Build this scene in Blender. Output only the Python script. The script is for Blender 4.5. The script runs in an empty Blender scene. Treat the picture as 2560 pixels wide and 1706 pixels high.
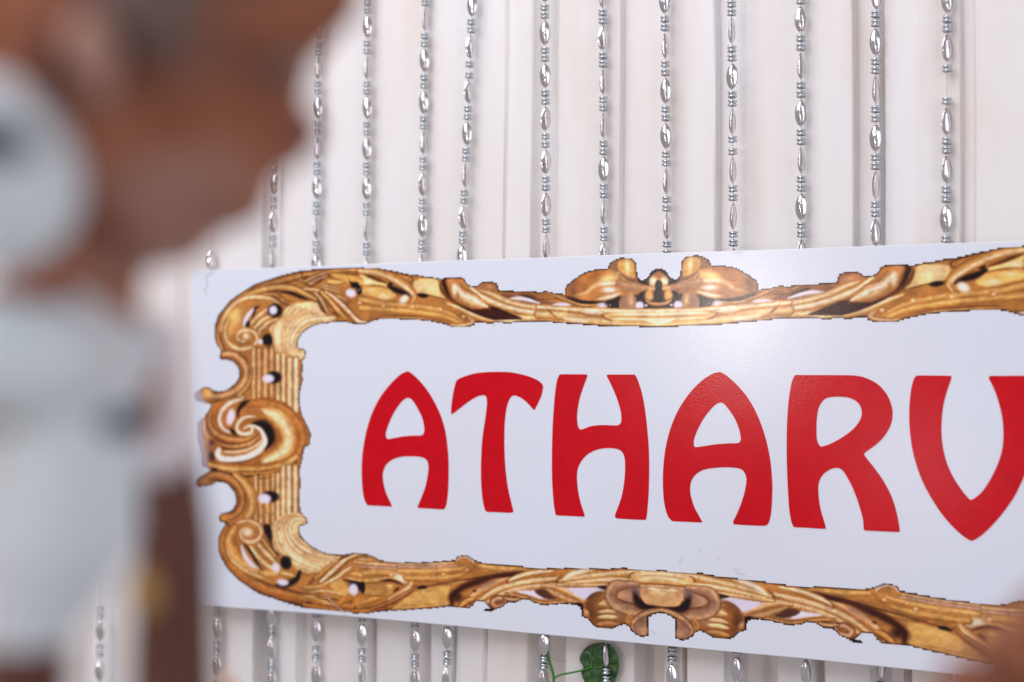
import bpy, bmesh, math, random
import numpy as np
from mathutils import Vector, Matrix, noise as mnoise
from mathutils.geometry import tessellate_polygon
random.seed(4)
# ---- camera and the sign plane: photo pixel (2560 x 1706) <-> millimetres on the wall planes ----
F_PX = 50.0/36.0*2560.0
YAW = math.atan(F_PX/7380.0)          # camera turned left of the wall's normal
PITCH = math.atan(50.0/F_PX)
CX, CY = 1280.0, 853.0
_cy, _sy, _cp, _sp = math.cos(YAW), math.sin(YAW), math.cos(PITCH), math.sin(PITCH)
FWD = np.array([-_sy*_cp, _cy*_cp, _sp])
RGT = np.array([_cy, _sy, 0.0])
UPV = np.cross(RGT, FWD)
def ray(x, y):
    return FWD + RGT*((x-CX)/F_PX) + UPV*(-(y-CY)/F_PX)
CAM = np.array([0.0, 0.0, 1.5]) - ray(1505, 903)*1.69
def at(x, y, Y):
    """point of the plane at depth Y (metres) behind this pixel"""
    d = ray(x, y); t = (Y-CAM[1])/d[1]
    return CAM + d*t
def near(x, y, depth):
    """point at this distance along the optical axis"""
    return CAM + ray(x, y)*depth
YS = -0.030                           # front of the sign
def P2S(p):
    p = np.asarray(p, float).reshape(-1, 2)
    d = FWD[None] + np.outer((p[:, 0]-CX)/F_PX, RGT) - np.outer((p[:, 1]-CY)/F_PX, UPV)
    t = (YS-CAM[1])/d[:, 1]
    q = CAM[None]+d*t[:, None]
    return np.stack([q[:, 0]*1000, (q[:, 2]-1.5)*1000], 1)   # millimetres
# ---------------- camera ----------------
scene = bpy.context.scene
cd = bpy.data.cameras.new('camera'); cam = bpy.data.objects.new('camera', cd); scene.collection.objects.link(cam)
cd.lens = 50; cd.sensor_width = 36; cd.clip_start = 0.02; cd.clip_end = 100
M = Matrix((( RGT[0], UPV[0], -FWD[0], CAM[0]), (RGT[1], UPV[1], -FWD[1], CAM[1]), (RGT[2], UPV[2], -FWD[2], CAM[2]), (0, 0, 0, 1)))
cam.matrix_world = M
cd.dof.use_dof = True; cd.dof.aperture_fstop = 2.0; cd.dof.aperture_blades = 9
cd.dof.focus_distance = float((at(1760, 900, YS)-CAM)@FWD)
scene.camera = cam
# ---------------- light of the room ----------------
w = bpy.data.worlds.new('World'); scene.world = w; w.use_nodes = True
w.node_tree.nodes['Background'].inputs[0].default_value = (0.64, 0.62, 0.66, 1); w.node_tree.nodes['Background'].inputs[1].default_value = 0.50
def lamp(name, loc, target, size, power, col, size_y=None):
    d = bpy.data.lights.new(name, 'AREA'); d.energy = power; d.color = col
    d.shape = 'RECTANGLE'; d.size = size; d.size_y = size_y or size
    o = bpy.data.objects.new(name, d); scene.collection.objects.link(o); o.location = loc
    o.rotation_euler = (Vector(target)-Vector(loc)).to_track_quat('-Z', 'Y').to_euler()
    return o
def mirror_spot(x, y, t):
    """where a lamp has to hang for the sign to throw its light at the lens from this spot"""
    P = at(x, y, YS); d = P-CAM; d = d/np.linalg.norm(d)
    return tuple(P+np.array([d[0], -d[1], d[2]])*t), tuple(P)
lamp('ceiling_panel_lamp', (-0.5, -1.35, 3.0), (0.0, 0, 1.65), 1.9, 35.5, (0.90, 0.92, 1.0))
lamp('side_area_lamp', (2.3, -1.6, 2.0), (0.2, 0, 1.5), 1.5, 13, (0.96, 0.94, 1.0), 2.2)  # unseen broad source, added so folds and beads catch side light
a_, b_ = mirror_spot(1850, 760, 2.9); lamp('warm_room_lamp', a_, b_, .16, 7.5, (1.0, 0.86, 0.80), .34)
a_, b_ = mirror_spot(2300, 1150, 2.6); lamp('low_pink_lamp', a_, b_, .14, .9, (1.0, 0.80, 0.84), .22)
scene.view_settings.view_transform = 'Standard'; scene.view_settings.look = 'None'; scene.view_settings.exposure = 0; scene.view_settings.gamma = 1
scene.cycles.max_bounces = 8
# ---------------- helpers ----------------
C = scene.collection
def link_mesh(name, verts, faces, mats=(), parent=None, smooth=True):
    me = bpy.data.meshes.new(name); me.from_pydata([tuple(map(float, v)) for v in verts], [], faces); me.update()
    if smooth: me.polygons.foreach_set('use_smooth', [True]*len(me.polygons))
    for m in mats: me.materials.append(m)
    o = bpy.data.objects.new(name, me); C.objects.link(o)
    if parent: o.parent = parent; o.matrix_parent_inverse = parent.matrix_world.inverted()
    return o
def empty(name, loc, **props):
    o = bpy.data.objects.new(name, None); C.objects.link(o); o.location = loc; o.empty_display_size = 0.05
    for k, v in props.items(): o[k] = v
    bpy.context.view_layer.update()
    return o
def tag(o, **props):
    for k, v in props.items(): o[k] = v
    return o
def mat(name, col=(.8, .8, .8), rough=.5, metal=0, spec=.5):
    m = bpy.data.materials.new(name); m.use_nodes = True
    b = m.node_tree.nodes['Principled BSDF']
    b.inputs['Base Color'].default_value = (*col, 1); b.inputs['Roughness'].default_value = rough
    b.inputs['Metallic'].default_value = metal; b.inputs['Specular IOR Level'].default_value = spec
    return m, m.node_tree.nodes, m.node_tree.links, b
def coords(n, l, scale=(1, 1, 1)):
    g = n.new('ShaderNodeNewGeometry'); mp = n.new('ShaderNodeMapping'); mp.inputs['Scale'].default_value = scale
    l.new(g.outputs['Position'], mp.inputs['Vector']); return mp.outputs['Vector']
def ocoords(n, l, scale=(1, 1, 1)):
    g = n.new('ShaderNodeTexCoord'); mp = n.new('ShaderNodeMapping'); mp.inputs['Scale'].default_value = scale
    l.new(g.outputs['Object'], mp.inputs['Vector']); return mp.outputs['Vector']
def ntex(n, l, vec, scale, detail=3, rough=.55):
    t = n.new('ShaderNodeTexNoise'); t.inputs['Scale'].default_value = scale; t.inputs['Detail'].default_value = detail; t.inputs['Roughness'].default_value = rough
    l.new(vec, t.inputs['Vector']); return t.outputs['Fac']
def ramp(n, l, fac, stops):
    r = n.new('ShaderNodeValToRGB'); e = r.color_ramp.elements
    while len(e) > 1: e.remove(e[-1])
    e[0].position, e[0].color = stops[0][0], (*stops[0][1], 1)
    for p, c in stops[1:]:
        x = e.new(p); x.color = (*c, 1)
    l.new(fac, r.inputs[0]); return r.outputs[0]
def bump(n, l, b, h, strength, dist=0.001, prev=None):
    q = n.new('ShaderNodeBump'); q.inputs['Strength'].default_value = strength; q.inputs['Distance'].default_value = dist
    l.new(h, q.inputs['Height'])
    if prev: l.new(prev, q.inputs['Normal'])
    l.new(q.outputs[0], b.inputs['Normal']); return q.outputs[0]
def mixc(n, l, fac, a, b, mode='MIX'):
    x = n.new('ShaderNodeMix'); x.data_type = 'RGBA'; x.blend_type = mode
    for s, v in ((0, fac), (6, a), (7, b)):
        if isinstance(v, (int, float)): x.inputs[s].default_value = v
        elif isinstance(v, tuple): x.inputs[s].default_value = (*v, 1)
        else: l.new(v, x.inputs[s])
    return x.outputs[2]
PRINT_GAIN = (1.04, 1.00, 1.00)
# ---- the printed carved-wood frame of the sign, painted stroke by stroke into a colour grid ----
CELL = 0.8
ZK = {'A': (460, 600, 3.136), 'B': (460, 1050, 3.136), 'C': (900, 600, 4.706), 'D': (1350, 600, 3.9217),
      'F': (800, 1350, 3.3614), 'G': (1400, 1350, 3.9217), 'M': (480, 900, 4.9), 'P': (760, 640, 7.128),
      'Q': (760, 1360, 7.353)}
def zp(k, pts):
    ox, oy, s = ZK[k]
    p = np.asarray(pts, float)
    return P2S(np.stack([ox+p[:, 0]/s, oy+p[:, 1]/s], 1))
def zs(k):
    return 1.0/(ZK[k][2]*2.1)          # mm per zoomed pixel
def spline(p, n=8, closed=False):
    p = np.asarray(p, float)
    if len(p) < 3 and not closed:
        t = np.linspace(0, 1, n*3)[:, None]
        return p[0]*(1-t)+p[-1]*t
    if closed: q = np.vstack([p[-1:], p, p[:2]])
    else: q = np.vstack([2*p[0]-p[1], p, 2*p[-1]-p[-2]])
    out = []
    for i in range(1, len(q)-2):
        a, b, c, d = q[i-1], q[i], q[i+1], q[i+2]
        t = np.linspace(0, 1, n, endpoint=False)[:, None]
        out.append(0.5*((2*b)+(-a+c)*t+(2*a-5*b+4*c-d)*t*t+(-a+3*b-3*c+d)*t**3))
    out = np.vstack(out)
    if not closed: out = np.vstack([out, q[-2:-1]])
    return out
S = lambda r, g, b: np.array([r, g, b], float)/255
K_, DB, BR, GO, LG, CR, WH, TP = S(28, 17, 20), S(88, 42, 16), S(150, 86, 34), S(200, 138, 62), S(222, 172, 98), S(238, 212, 172), S(214, 208, 222), S(158, 110, 78)
GRAY = S(158, 148, 156)

class Canvas:
    def __init__(self, x0, x1, z0, z1):
        self.x0, self.z0 = x0, z0
        self.nx = int((x1-x0)/CELL)+1; self.nz = int((z1-z0)/CELL)+1
        self.col = np.zeros((self.nz, self.nx, 3)) + S(218, 214, 228)
        self.mask = np.zeros((self.nz, self.nx))
        r = np.random.RandomState(5)
        self.noise = r.rand(256, 256)
    def grid(self, lo, hi):
        i0 = max(0, int((lo[0]-self.x0)/CELL)-1); i1 = min(self.nx, int((hi[0]-self.x0)/CELL)+2)
        j0 = max(0, int((lo[1]-self.z0)/CELL)-1); j1 = min(self.nz, int((hi[1]-self.z0)/CELL)+2)
        if i1 <= i0 or j1 <= j0: return None
        X, Z = np.meshgrid(self.x0+np.arange(i0, i1)*CELL, self.z0+np.arange(j0, j1)*CELL)
        return (slice(j0, j1), slice(i0, i1)), X, Z
    def poly(self, pts, soft=0.0):
        g = self.grid(pts.min(0)-2, pts.max(0)+2)
        if g is None: return None
        sl, X, Z = g
        ins = np.zeros(X.shape, bool)
        n = len(pts)
        for i in range(n):
            x1, y1 = pts[i]; x2, y2 = pts[(i+1) % n]
            if y1 == y2: continue
            c = ((y1 > Z) != (y2 > Z)) & (X < (x2-x1)*(Z-y1)/(y2-y1)+x1)
            ins ^= c
        return sl, ins
    def fill(self, pts, col, mask=True, alpha=1.0):
        r = self.poly(pts)
        if r is None: return
        sl, ins = r
        a = ins*alpha
        a = blur(a, 1) if not mask else a
        self.col[sl] = self.col[sl]*(1-a[..., None])+col*a[..., None]
        if mask: self.mask[sl] = np.maximum(self.mask[sl], ins)
    def near(self, pts, w):
        g = self.grid(pts.min(0)-w-1, pts.max(0)+w+1)
        if g is None: return None
        sl, X, Z = g
        best = np.full(X.shape, 1e9); side = np.zeros(X.shape); tt = np.zeros(X.shape)
        L = np.concatenate([[0], np.cumsum(np.hypot(*(pts[1:]-pts[:-1]).T))]); T = max(L[-1], 1e-6)
        for i in range(len(pts)-1):
            a, b = pts[i], pts[i+1]; d = b-a; l2 = d@d
            if l2 < 1e-9: continue
            u = np.clip(((X-a[0])*d[0]+(Z-a[1])*d[1])/l2, 0, 1)
            dx = X-a[0]-u*d[0]; dz = Z-a[1]-u*d[1]
            q = dx*dx+dz*dz; m = q < best
            best[m] = q[m]; side[m] = np.sign(d[0]*dz-d[1]*dx)[m]; tt[m] = (L[i]+u*np.sqrt(l2))[m]
        return sl, np.sqrt(best), side, tt, T
    def ridge(self, pts, w, edge=DB, mid=GO, hi=CR, off=0.25, taper=(0.6, 0.3), hl=0.8, a=1.0):
        """a carved rib: dark at both edges, lit along a line off its middle (off > 0: left of the stroke's direction)"""
        r = self.near(pts, w)
        if r is None: return
        sl, d, side, tt, T = r
        u = tt/T
        ww = w/2*np.clip(np.minimum(taper[0]+(1-taper[0])*u/0.25, taper[1]+(1-taper[1])*(1-u)/0.3), 0.05, 1)
        s = d/ww*side
        al = np.clip((1.05-np.abs(s))/0.16, 0, 1)*a
        e = np.clip(np.abs(s)*1.4-0.3, 0, 1)**1.3
        if off: e = np.clip(e+0.22*np.clip(-s*np.sign(off), 0, 1), 0, 1)
        h = np.exp(-((s-off)/0.3)**2)*hl
        fib = self.noise[(tt/6).astype(int) % 256, ((s+2)*9).astype(int) % 256]*0.5+self.noise[(tt/14).astype(int) % 256, ((s+2)*22).astype(int) % 256]*0.5
        c = mid[None, None]*(1-e[..., None])+edge*e[..., None]
        hh = (h*(0.55+0.7*fib))[..., None]; hh = np.clip(hh, 0, 1)
        c = c*(1-hh)+hi*hh
        c = c*(0.84+0.3*fib[..., None])
        self.col[sl] = self.col[sl]*(1-al[..., None])+c*al[..., None]
    def line(self, pts, w, col, a=0.9, taper=(0.15, 0.15), power=3.0):
        r = self.near(pts, w*1.3)
        if r is None: return
        sl, d, side, tt, T = r
        u = tt/T
        ww = w/2*np.clip(np.minimum(taper[0]+(1-taper[0])*u/0.3, taper[1]+(1-taper[1])*(1-u)/0.3), 0.05, 1)
        al = np.exp(-(d/np.maximum(ww, 0.25))**power)*a
        al = np.where(ww < 0.5, al*np.clip(ww/0.5, 0, 1), al)
        self.col[sl] = self.col[sl]*(1-al[..., None])+col*al[..., None]
    def blob(self, c, rx, rz, col, a=1.0, hard=4.0, ang=0.0):
        R = max(rx, rz)*1.6+1
        g = self.grid(np.array(c)-R, np.array(c)+R)
        if g is None: return
        sl, X, Z = g
        ca, sa = math.cos(ang), math.sin(ang)
        dx, dz = X-c[0], Z-c[1]
        q = np.hypot((dx*ca+dz*sa)/rx, (-dx*sa+dz*ca)/rz)
        al = np.exp(-q**hard)*a
        self.col[sl] = self.col[sl]*(1-al[..., None])+col*al[..., None]

def blur(a, n):
    for _ in range(n):
        p = np.pad(a, [(1, 1), (1, 1)]+[(0, 0)]*(a.ndim-2), mode='edge')
        a = (p[:-2, 1:-1]+p[2:, 1:-1]+p[1:-1, :-2]+p[1:-1, 2:]+2*p[1:-1, 1:-1])/6
    return a

def paint():
    a = P2S([(478, 677), (1650, 640), (3600, 903), (528, 1516)])
    xl = a[0, 0]; xc_top = P2S([(1647, 700)])[0, 0]; xc_bot = P2S([(1656, 1500)])[0, 0]
    XC = (xc_top+xc_bot)/2
    x1 = max(xc_top, xc_bot)+9                             # paint the left half, then mirror it
    zt = P2S([(1650, 610)])[0, 1]; zb = P2S([(1650, 1640)])[0, 1]
    c = Canvas(xl-8, x1, zb-20, zt+20)
    def R(k, pts, w, **kw): c.ridge(spline(zp(k, pts)), w*zs(k)*(1.42 if k in 'AB' else 1.22), **kw)
    def D(k, pts, w, col=DB, a=0.85, **kw): c.line(spline(zp(k, pts)), w*zs(k), col, a, **kw)
    def H(k, pts, w, col=CR, a=0.8, **kw): c.line(spline(zp(k, pts)), w*zs(k)*(1.15 if col is not WH else 1), col, a, power=(2.0 if col is not WH else 4.0), **kw)
    def E(k, x, y, rx, ry, col, a=1.0, hard=4.0, ang=0.0):
        f = 1.18 if k in 'AB' else 1.05
        if (col is K_ or col is WH) and hard >= 4: hard = 9; f *= 1.08
        c.blob(zp(k, [(x, y)])[0], rx*zs(k)*f, ry*zs(k)*f, col, a, hard, ang)
    def PF(k, pts, col, mask=False, closed=True, n=4, alpha=1.0): c.fill(spline(zp(k, pts), n, True) if n > 1 else zp(k, pts), col, mask, alpha)
    # ---------- silhouettes ----------
    out = [('C', [(200, 330), (0, 328)]), ('A', [(1350, 215), (1200, 222), (1050, 228), (930, 240), (800, 268), (680, 305), (560, 345), (450, 410), (370, 470), (310, 540), (265, 600), (242, 670), (238, 750), (255, 820), (285, 860), (290, 885), (272, 920), (290, 942), (340, 942), (375, 950), (405, 975), (430, 1010), (437, 1050), (425, 1095), (385, 1140), (340, 1175), (285, 1190), (240, 1185), (205, 1160), (160, 1150), (130, 1165), (130, 1200), (160, 1260), (215, 1290), (205, 1320), (160, 1380), (145, 1450), (145, 1500)]),
           ('B', [(150, 130), (165, 240), (180, 340), (200, 400), (160, 425), (120, 445), (110, 480), (130, 520), (160, 525), (215, 510), (250, 490), (300, 485), (350, 510), (390, 560), (408, 610), (405, 660), (375, 710), (340, 725), (290, 735), (268, 765), (280, 795), (330, 815), (290, 870), (265, 930), (262, 1020), (290, 1090), (340, 1170), (420, 1250), (500, 1310), (600, 1370), (700, 1400), (800, 1435), (950, 1480)]),
           ('F', [(0, 590), (120, 600), (300, 620), (400, 622)]),
           ('F', [(400, 122), (290, 110), (200, 125), (140, 125), (60, 115), (0, 90)]),
           ('B', [(990, 985), (930, 930), (905, 880), (905, 830), (950, 825), (970, 810), (965, 775), (915, 720), (905, 650), (910, 560), (915, 470), (905, 420), (915, 360), (930, 300), (945, 215), (985, 200), (995, 120)]),
           ('A', [(990, 1500), (950, 1420), (930, 1380), (915, 1330), (905, 1260), (910, 1200), (915, 1150), (935, 1100), (925, 1060), (935, 1000), (925, 945), (945, 935), (958, 880), (940, 850), (905, 850), (890, 830), (895, 790), (915, 745), (950, 710), (1000, 680), (1060, 660), (1150, 650), (1270, 640), (1300, 655), (1360, 662)]),
           ('C', [(60, 990), (150, 960), (200, 935)])]
    BASE = S(172, 106, 44)
    c.fill(zp('M', [(20, 430), (60, 380), (130, 360), (160, 480), (250, 510), (235, 545), (130, 530), (60, 505), (25, 470)]), GRAY, True)
    c.fill(zp('M', [(60, 790), (130, 700), (200, 900), (210, 1100), (230, 1340), (120, 1310), (105, 1240), (110, 1170), (90, 1080), (60, 980)]), GRAY, True)
    c.fill(zp('B', [(80, 510), (85, 475), (130, 445), (160, 520), (110, 530)]), GRAY, True)
    c.fill(np.vstack([zp(k, p) for k, p in out]), BASE, True)
    Ct = [(200, 330), (270, 345), (350, 360), (440, 372), (520, 395), (600, 408), (700, 415), (790, 435), (880, 440), (940, 460), (990, 450), (1100, 442), (1225, 445), (1240, 490), (1290, 540), (1380, 540), (1420, 505), (1480, 492), (1560, 492), (1620, 515), (1630, 590), (1700, 598), (1880, 598), (1990, 600), (2080, 612), (2130, 615), (2190, 600), (2240, 615), (2300, 635)]
    Dt = [(196, 520), (245, 535), (245, 480), (265, 440), (330, 390), (380, 355), (430, 325), (500, 300), (550, 290), (665, 285), (680, 240), (720, 200), (790, 175), (890, 175), (935, 210), (950, 240), (955, 350), (975, 390), (1010, 395), (1050, 370), (1080, 330), (1110, 295), (1155, 280), (1220, 280), (1220, 857)]
    Db = [(1100, 857), (900, 855), (700, 850), (530, 845), (400, 830), (250, 822)]
    Cb = [(2353, 980), (2150, 962), (2000, 965), (1830, 970), (1750, 985), (1680, 980), (1620, 968), (1560, 985), (1500, 985), (1420, 970), (1365, 970), (1340, 1005), (1250, 1030), (1120, 1035), (1060, 1020), (1020, 1000), (950, 985), (850, 960), (700, 945), (500, 938), (350, 935), (200, 935)]
    c.fill(np.vstack([zp('C', Ct), zp('D', Dt), zp('D', Db), zp('C', Cb)]), BASE, True)
    Ft = [(400, 120), (450, 140), (520, 175), (650, 183), (800, 190), (950, 183), (1060, 175), (1140, 170), (1150, 140), (1225, 125), (1250, 140), (1300, 165), (1350, 190), (1450, 200), (1560, 212), (1650, 212), (1750, 232), (1900, 238), (2100, 235), (2353, 240)]
    Gt = [(500, 283), (620, 272), (800, 290), (1075, 300), (1075, 715)]
    Gb = [(980, 715), (920, 730), (870, 760), (875, 850), (870, 945), (790, 950), (740, 930), (700, 890), (665, 840), (640, 825), (560, 850), (490, 880), (390, 870), (330, 840), (290, 790), (205, 740), (205, 660), (130, 635)]
    Fb = [(2130, 540), (2040, 538), (1950, 545), (1880, 550), (1800, 530), (1760, 502), (1700, 500), (1640, 528), (1565, 530), (1540, 565), (1490, 575), (1460, 600), (1400, 600), (1365, 590), (1370, 580), (1432, 578), (1410, 545), (1370, 515), (1310, 515), (1290, 550), (1250, 575), (1160, 572), (1100, 555), (1060, 565), (960, 575), (860, 580), (760, 590), (620, 595), (480, 605), (400, 622)]
    c.fill(np.vstack([zp('F', Ft), zp('G', Gt), zp('G', Gb), zp('F', Fb)]), BASE, True)
    graymask = None
    # ---------- top left corner ----------
    R('A', [(300, 870), (268, 800), (262, 710), (300, 600), (370, 505), (470, 425), (600, 365), (760, 315), (920, 275), (1100, 255), (1350, 240)], 60, edge=DB, mid=BR, hi=LG, off=-.2, hl=.6, taper=(1, 1))
    R('A', [(420, 470), (560, 410), (720, 375), (860, 385), (960, 430), (1040, 470)], 52, mid=GO, hi=LG, taper=(.2, .6))
    R('A', [(560, 440), (700, 430), (760, 470), (820, 500), (860, 500)], 40, mid=BR, hi=LG, taper=(.3, .4))
    R('A', [(900, 310), (1000, 345), (1080, 300), (1140, 265)], 34, mid=BR, hi=CR, taper=(.3, .3))
    R('A', [(290, 720), (300, 650), (345, 560), (410, 495), (500, 455), (600, 450), (690, 465), (750, 500)], 36, edge=BR, mid=LG, hi=CR, off=.1, taper=(.5, .4))
    E('A', 400, 610, 80, 60, S(230, 180, 95), .95, 3, .8)
    E('A', 350, 720, 40, 80, GO, .9, 3)
    R('A', [(345, 640), (322, 700), (335, 780), (385, 835), (450, 855), (530, 838), (572, 790), (560, 735), (510, 712), (455, 715), (418, 750), (432, 790), (480, 800)], 36, edge=BR, mid=LG, hi=CR, off=-.1, taper=(.6, .5))
    E('A', 488, 757, 34, 26, S(240, 205, 160), 1, 3)
    D('A', [(395, 770), (425, 800), (480, 812), (520, 795)], 10)
    for ps in [((520, 665), (580, 600), (650, 545)), ((555, 690), (620, 625), (700, 590)), ((600, 715), (645, 660), (730, 625))]:
        R('A', ps, 32, edge=BR, mid=LG, hi=CR, off=0, taper=(.8, .8))
    D('A', [(640, 690), (680, 650), (740, 630)], 12)
    R('A', [(590, 740), (600, 700), (650, 680)], 30, mid=LG, hi=CR)
    D('A', [(600, 520), (560, 540), (545, 590), (530, 620)], 26, K_, 1)
    E('A', 500, 660, 22, 24, K_)
    H('A', [(540, 548), (505, 590), (478, 640), (468, 685)], 44, WH, 1, taper=(.6, .2))
    D('A', [(750, 412), (820, 415), (890, 440), (985, 478)], 30, K_, 1)
    E('A', 715, 555, 62, 50, K_); E('A', 700, 552, 34, 32, WH)
    E('A', 655, 785, 46, 46, K_, 1, 6); E('A', 600, 800, 20, 18, WH)
    PF('A', [(785, 560), (830, 515), (920, 492), (1050, 495), (1090, 560), (1130, 605), (1180, 630), (1000, 665), (930, 705), (900, 750), (885, 820), (905, 855), (945, 870), (935, 930), (870, 942), (780, 920), (720, 880), (705, 820), (690, 740), (670, 700), (700, 670), (765, 640)], S(232, 192, 130))
    def fan(k, a, b, n, w):
        a, b = spline(zp(k, a), 6), spline(zp(k, b), 6)
        ia = np.linspace(0, len(a)-1, 40); ib = np.linspace(0, len(b)-1, 40)
        A_ = np.stack([np.interp(ia, range(len(a)), a[:, q]) for q in (0, 1)], 1); B_ = np.stack([np.interp(ib, range(len(b)), b[:, q]) for q in (0, 1)], 1)
        for i in range(n):
            t = (i+.5)/n
            c.ridge(A_*(1-t)+B_*t, w*zs(k), edge=S(192, 130, 68), mid=S(228, 186, 122), hi=CR, off=.1, hl=.5+.5*(i % 2), taper=(.8, .8))
    fan('A', [(840, 515), (790, 600), (700, 690), (720, 800), (760, 890), (870, 930)], [(1060, 600), (960, 610), (880, 680), (830, 770), (825, 850), (880, 925)], 5, 52)
    D('A', [(670, 700), (690, 740), (705, 820), (725, 885), (785, 922), (870, 945), (935, 935)], 9, BR)
    D('A', [(900, 500), (860, 590), (800, 650), (770, 740), (770, 840), (800, 890)], 8, S(190, 130, 70), .7)
    H('A', [(760, 650), (735, 720), (740, 820), (760, 870)], 30, CR, .7)
    R('A', [(1180, 610), (1000, 625), (920, 665), (860, 740), (842, 830), (880, 900), (930, 900)], 34, edge=S(190, 130, 70), mid=S(232, 196, 140), hi=CR, off=0)
    R('A', [(1100, 650), (990, 668), (930, 705), (890, 770), (878, 830), (905, 870), (945, 885)], 24, edge=BR, mid=LG, hi=CR, off=0)
    D('A', [(800, 570), (840, 590), (870, 560)], 7, S(190, 130, 70), .6); E('A', 765, 820, 16, 14, S(200, 140, 75), .7); E('A', 790, 690, 14, 12, S(200, 140, 75), .6)
    D('A', [(895, 760), (885, 820), (900, 850)], 10, K_)
    # column reeds
    def reeds(k, xs, y0, y1, w, cols):
        for x, cc in zip(xs, cols):
            R(k, [(x, y0), (x, (y0+y1)/2), (x, y1)], w, edge=S(150, 85, 35), mid=cc, hi=CR, off=-.1, taper=(1, 1), hl=.75)
    dk = S(178, 112, 50); lt = S(226, 180, 115)
    reeds('A', [548, 590, 640, 690], 850, 1265, 40, [GO, dk, GO, dk])
    reeds('A', [738, 782], 900, 1265, 40, [LG, lt]); reeds('A', [830, 880], 940, 1340, 52, [lt, S(236, 200, 145)])
    D('A', [(660, 1130), (650, 1180), (670, 1220), (660, 1250)], 18, BR); 
    E('A', 705, 1078, 66, 44, K_, 1, 6); E('A', 662, 1088, 50, 30, WH)
    D('A', [(540, 850), (700, 845)], 12, DB)
    # C scroll arm
    R('A', [(360, 880), (440, 930), (500, 1000), (510, 1070), (480, 1150), (420, 1210), (470, 1240)], 60, mid=GO, hi=LG, off=.3, taper=(.4, .6))
    R('A', [(310, 900), (360, 895), (420, 920), (465, 970), (488, 1040), (465, 1115), (405, 1175), (330, 1210), (255, 1225), (190, 1215)], 64, edge=S(110, 60, 30), mid=S(190, 125, 65), hi=S(222, 170, 115), off=.15, taper=(.8, .8), hl=.7)
    D('A', [(400, 975), (432, 1020), (437, 1070), (415, 1120)], 22, S(70, 40, 25), .8)
    E('A', 182, 1200, 46, 44, S(216, 155, 80), 1, 3)
    D('A', [(140, 1240), (200, 1270), (300, 1262), (400, 1250), (450, 1225)], 16, DB)
    # top band between corner and straight (P coordinates)
    R('P', [(0, 330), (300, 290), (700, 240), (1200, 250), (1600, 330), (1900, 420)], 110, edge=DB, mid=S(190, 115, 45), hi=LG, off=-.2, taper=(1, 1), hl=.5)
    R('P', [(0, 470), (150, 400), (330, 330), (440, 300)], 90, mid=BR, hi=CR, taper=(.6, .2))
    R('P', [(120, 470), (280, 410), (430, 360)], 60, edge=DB, mid=S(170, 100, 60), hi=CR, taper=(.3, .3))
    PF('P', [(470, 310), (700, 330), (880, 360), (1060, 460), (960, 540), (780, 470), (560, 400)], S(212, 150, 62))
    PF('P', [(1000, 340), (1200, 400), (1400, 470), (1500, 540), (1300, 540), (1080, 520), (1060, 420)], S(226, 180, 100)); E('P', 1150, 470, 100, 40, CR, .8, 2.5)
    D('P', [(400, 370), (600, 420), (760, 475)], 20); D('P', [(340, 515), (560, 500), (800, 490)], 20)
    D('P', [(980, 280), (1150, 340), (1300, 430), (1500, 500)], 44, DB, .95)
    D('P', [(1060, 520), (1300, 530), (1500, 560)], 22)
    PF('P', [(1060, 560), (1500, 590), (1640, 700), (1500, 780), (1200, 720), (1050, 680)], S(214, 160, 75)); E('P', 1430, 720, 110, 50, CR, .75, 2.5); E('P', 1200, 620, 100, 30, CR, .5, 2)
    PF('P', [(420, 440), (640, 440), (700, 480), (500, 500)], S(225, 175, 90))
    for y in (560, 610): R('P', [(300, y-50), (500, y), (660, y+70)], 46, mid=GO, hi=CR)
    R('P', [(0, 590), (250, 620), (450, 690), (650, 740), (760, 790)], 90, mid=GO, hi=CR, taper=(.8, .2))
    D('P', [(800, 420), (840, 480), (1000, 560), (1030, 650)], 60, K_, 1); E('P', 910, 520, 90, 55, K_); E('P', 985, 620, 55, 70, K_)
    E('P', 835, 665, 105, 72, WH, 1, 5, -.25); D('P', [(940, 650), (1030, 560)], 18, WH)
    E('P', 760, 860, 130, 60, S(130, 75, 40), .9, 3, .6)
    R('P', [(180, 640), (300, 780), (380, 930), (440, 1060)], 90, mid=GO, hi=CR, taper=(.5, .4))
    R('P', [(300, 640), (430, 760), (560, 920), (680, 1050), (720, 1130)], 130, mid=GO, hi=LG, taper=(.5, .3))
    D('P', [(230, 770), (300, 930), (400, 1050)], 40, K_)
    D('P', [(470, 990), (560, 1050), (640, 1120)], 40, DB)
    R('P', [(380, 640), (520, 740), (680, 890), (830, 1040), (960, 1170), (1130, 1200), (1290, 1160)], 130, edge=DB, mid=S(196, 124, 50), hi=S(245, 225, 205), off=.25, hl=1, taper=(.4, .3))
    # ---------- mouldings of the top straight ----------
    R('C', [(0, 700), (300, 760), (700, 790), (1000, 850), (1200, 960)], 80, edge=BR, mid=GO, hi=LG, off=.2, taper=(1, .8), hl=.5)
    R('C', [(0, 800), (300, 815), (700, 850), (1000, 905), (1180, 980)], 70, edge=S(165, 98, 38), mid=S(216, 150, 60), hi=LG, off=.1, taper=(1, .8), hl=.7)
    D('C', [(0, 790), (400, 800), (800, 840), (1100, 920)], 10, S(160, 90, 35))
    D('C', [(0, 765), (400, 775), (700, 800)], 8, S(160, 90, 35), .7)
    D('C', [(150, 900), (400, 890), (700, 905), (950, 950), (1060, 990)], 20, S(112, 55, 28), .9)
    H('C', [(200, 920), (500, 918), (800, 935), (1000, 975)], 14, LG, .8)
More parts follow.
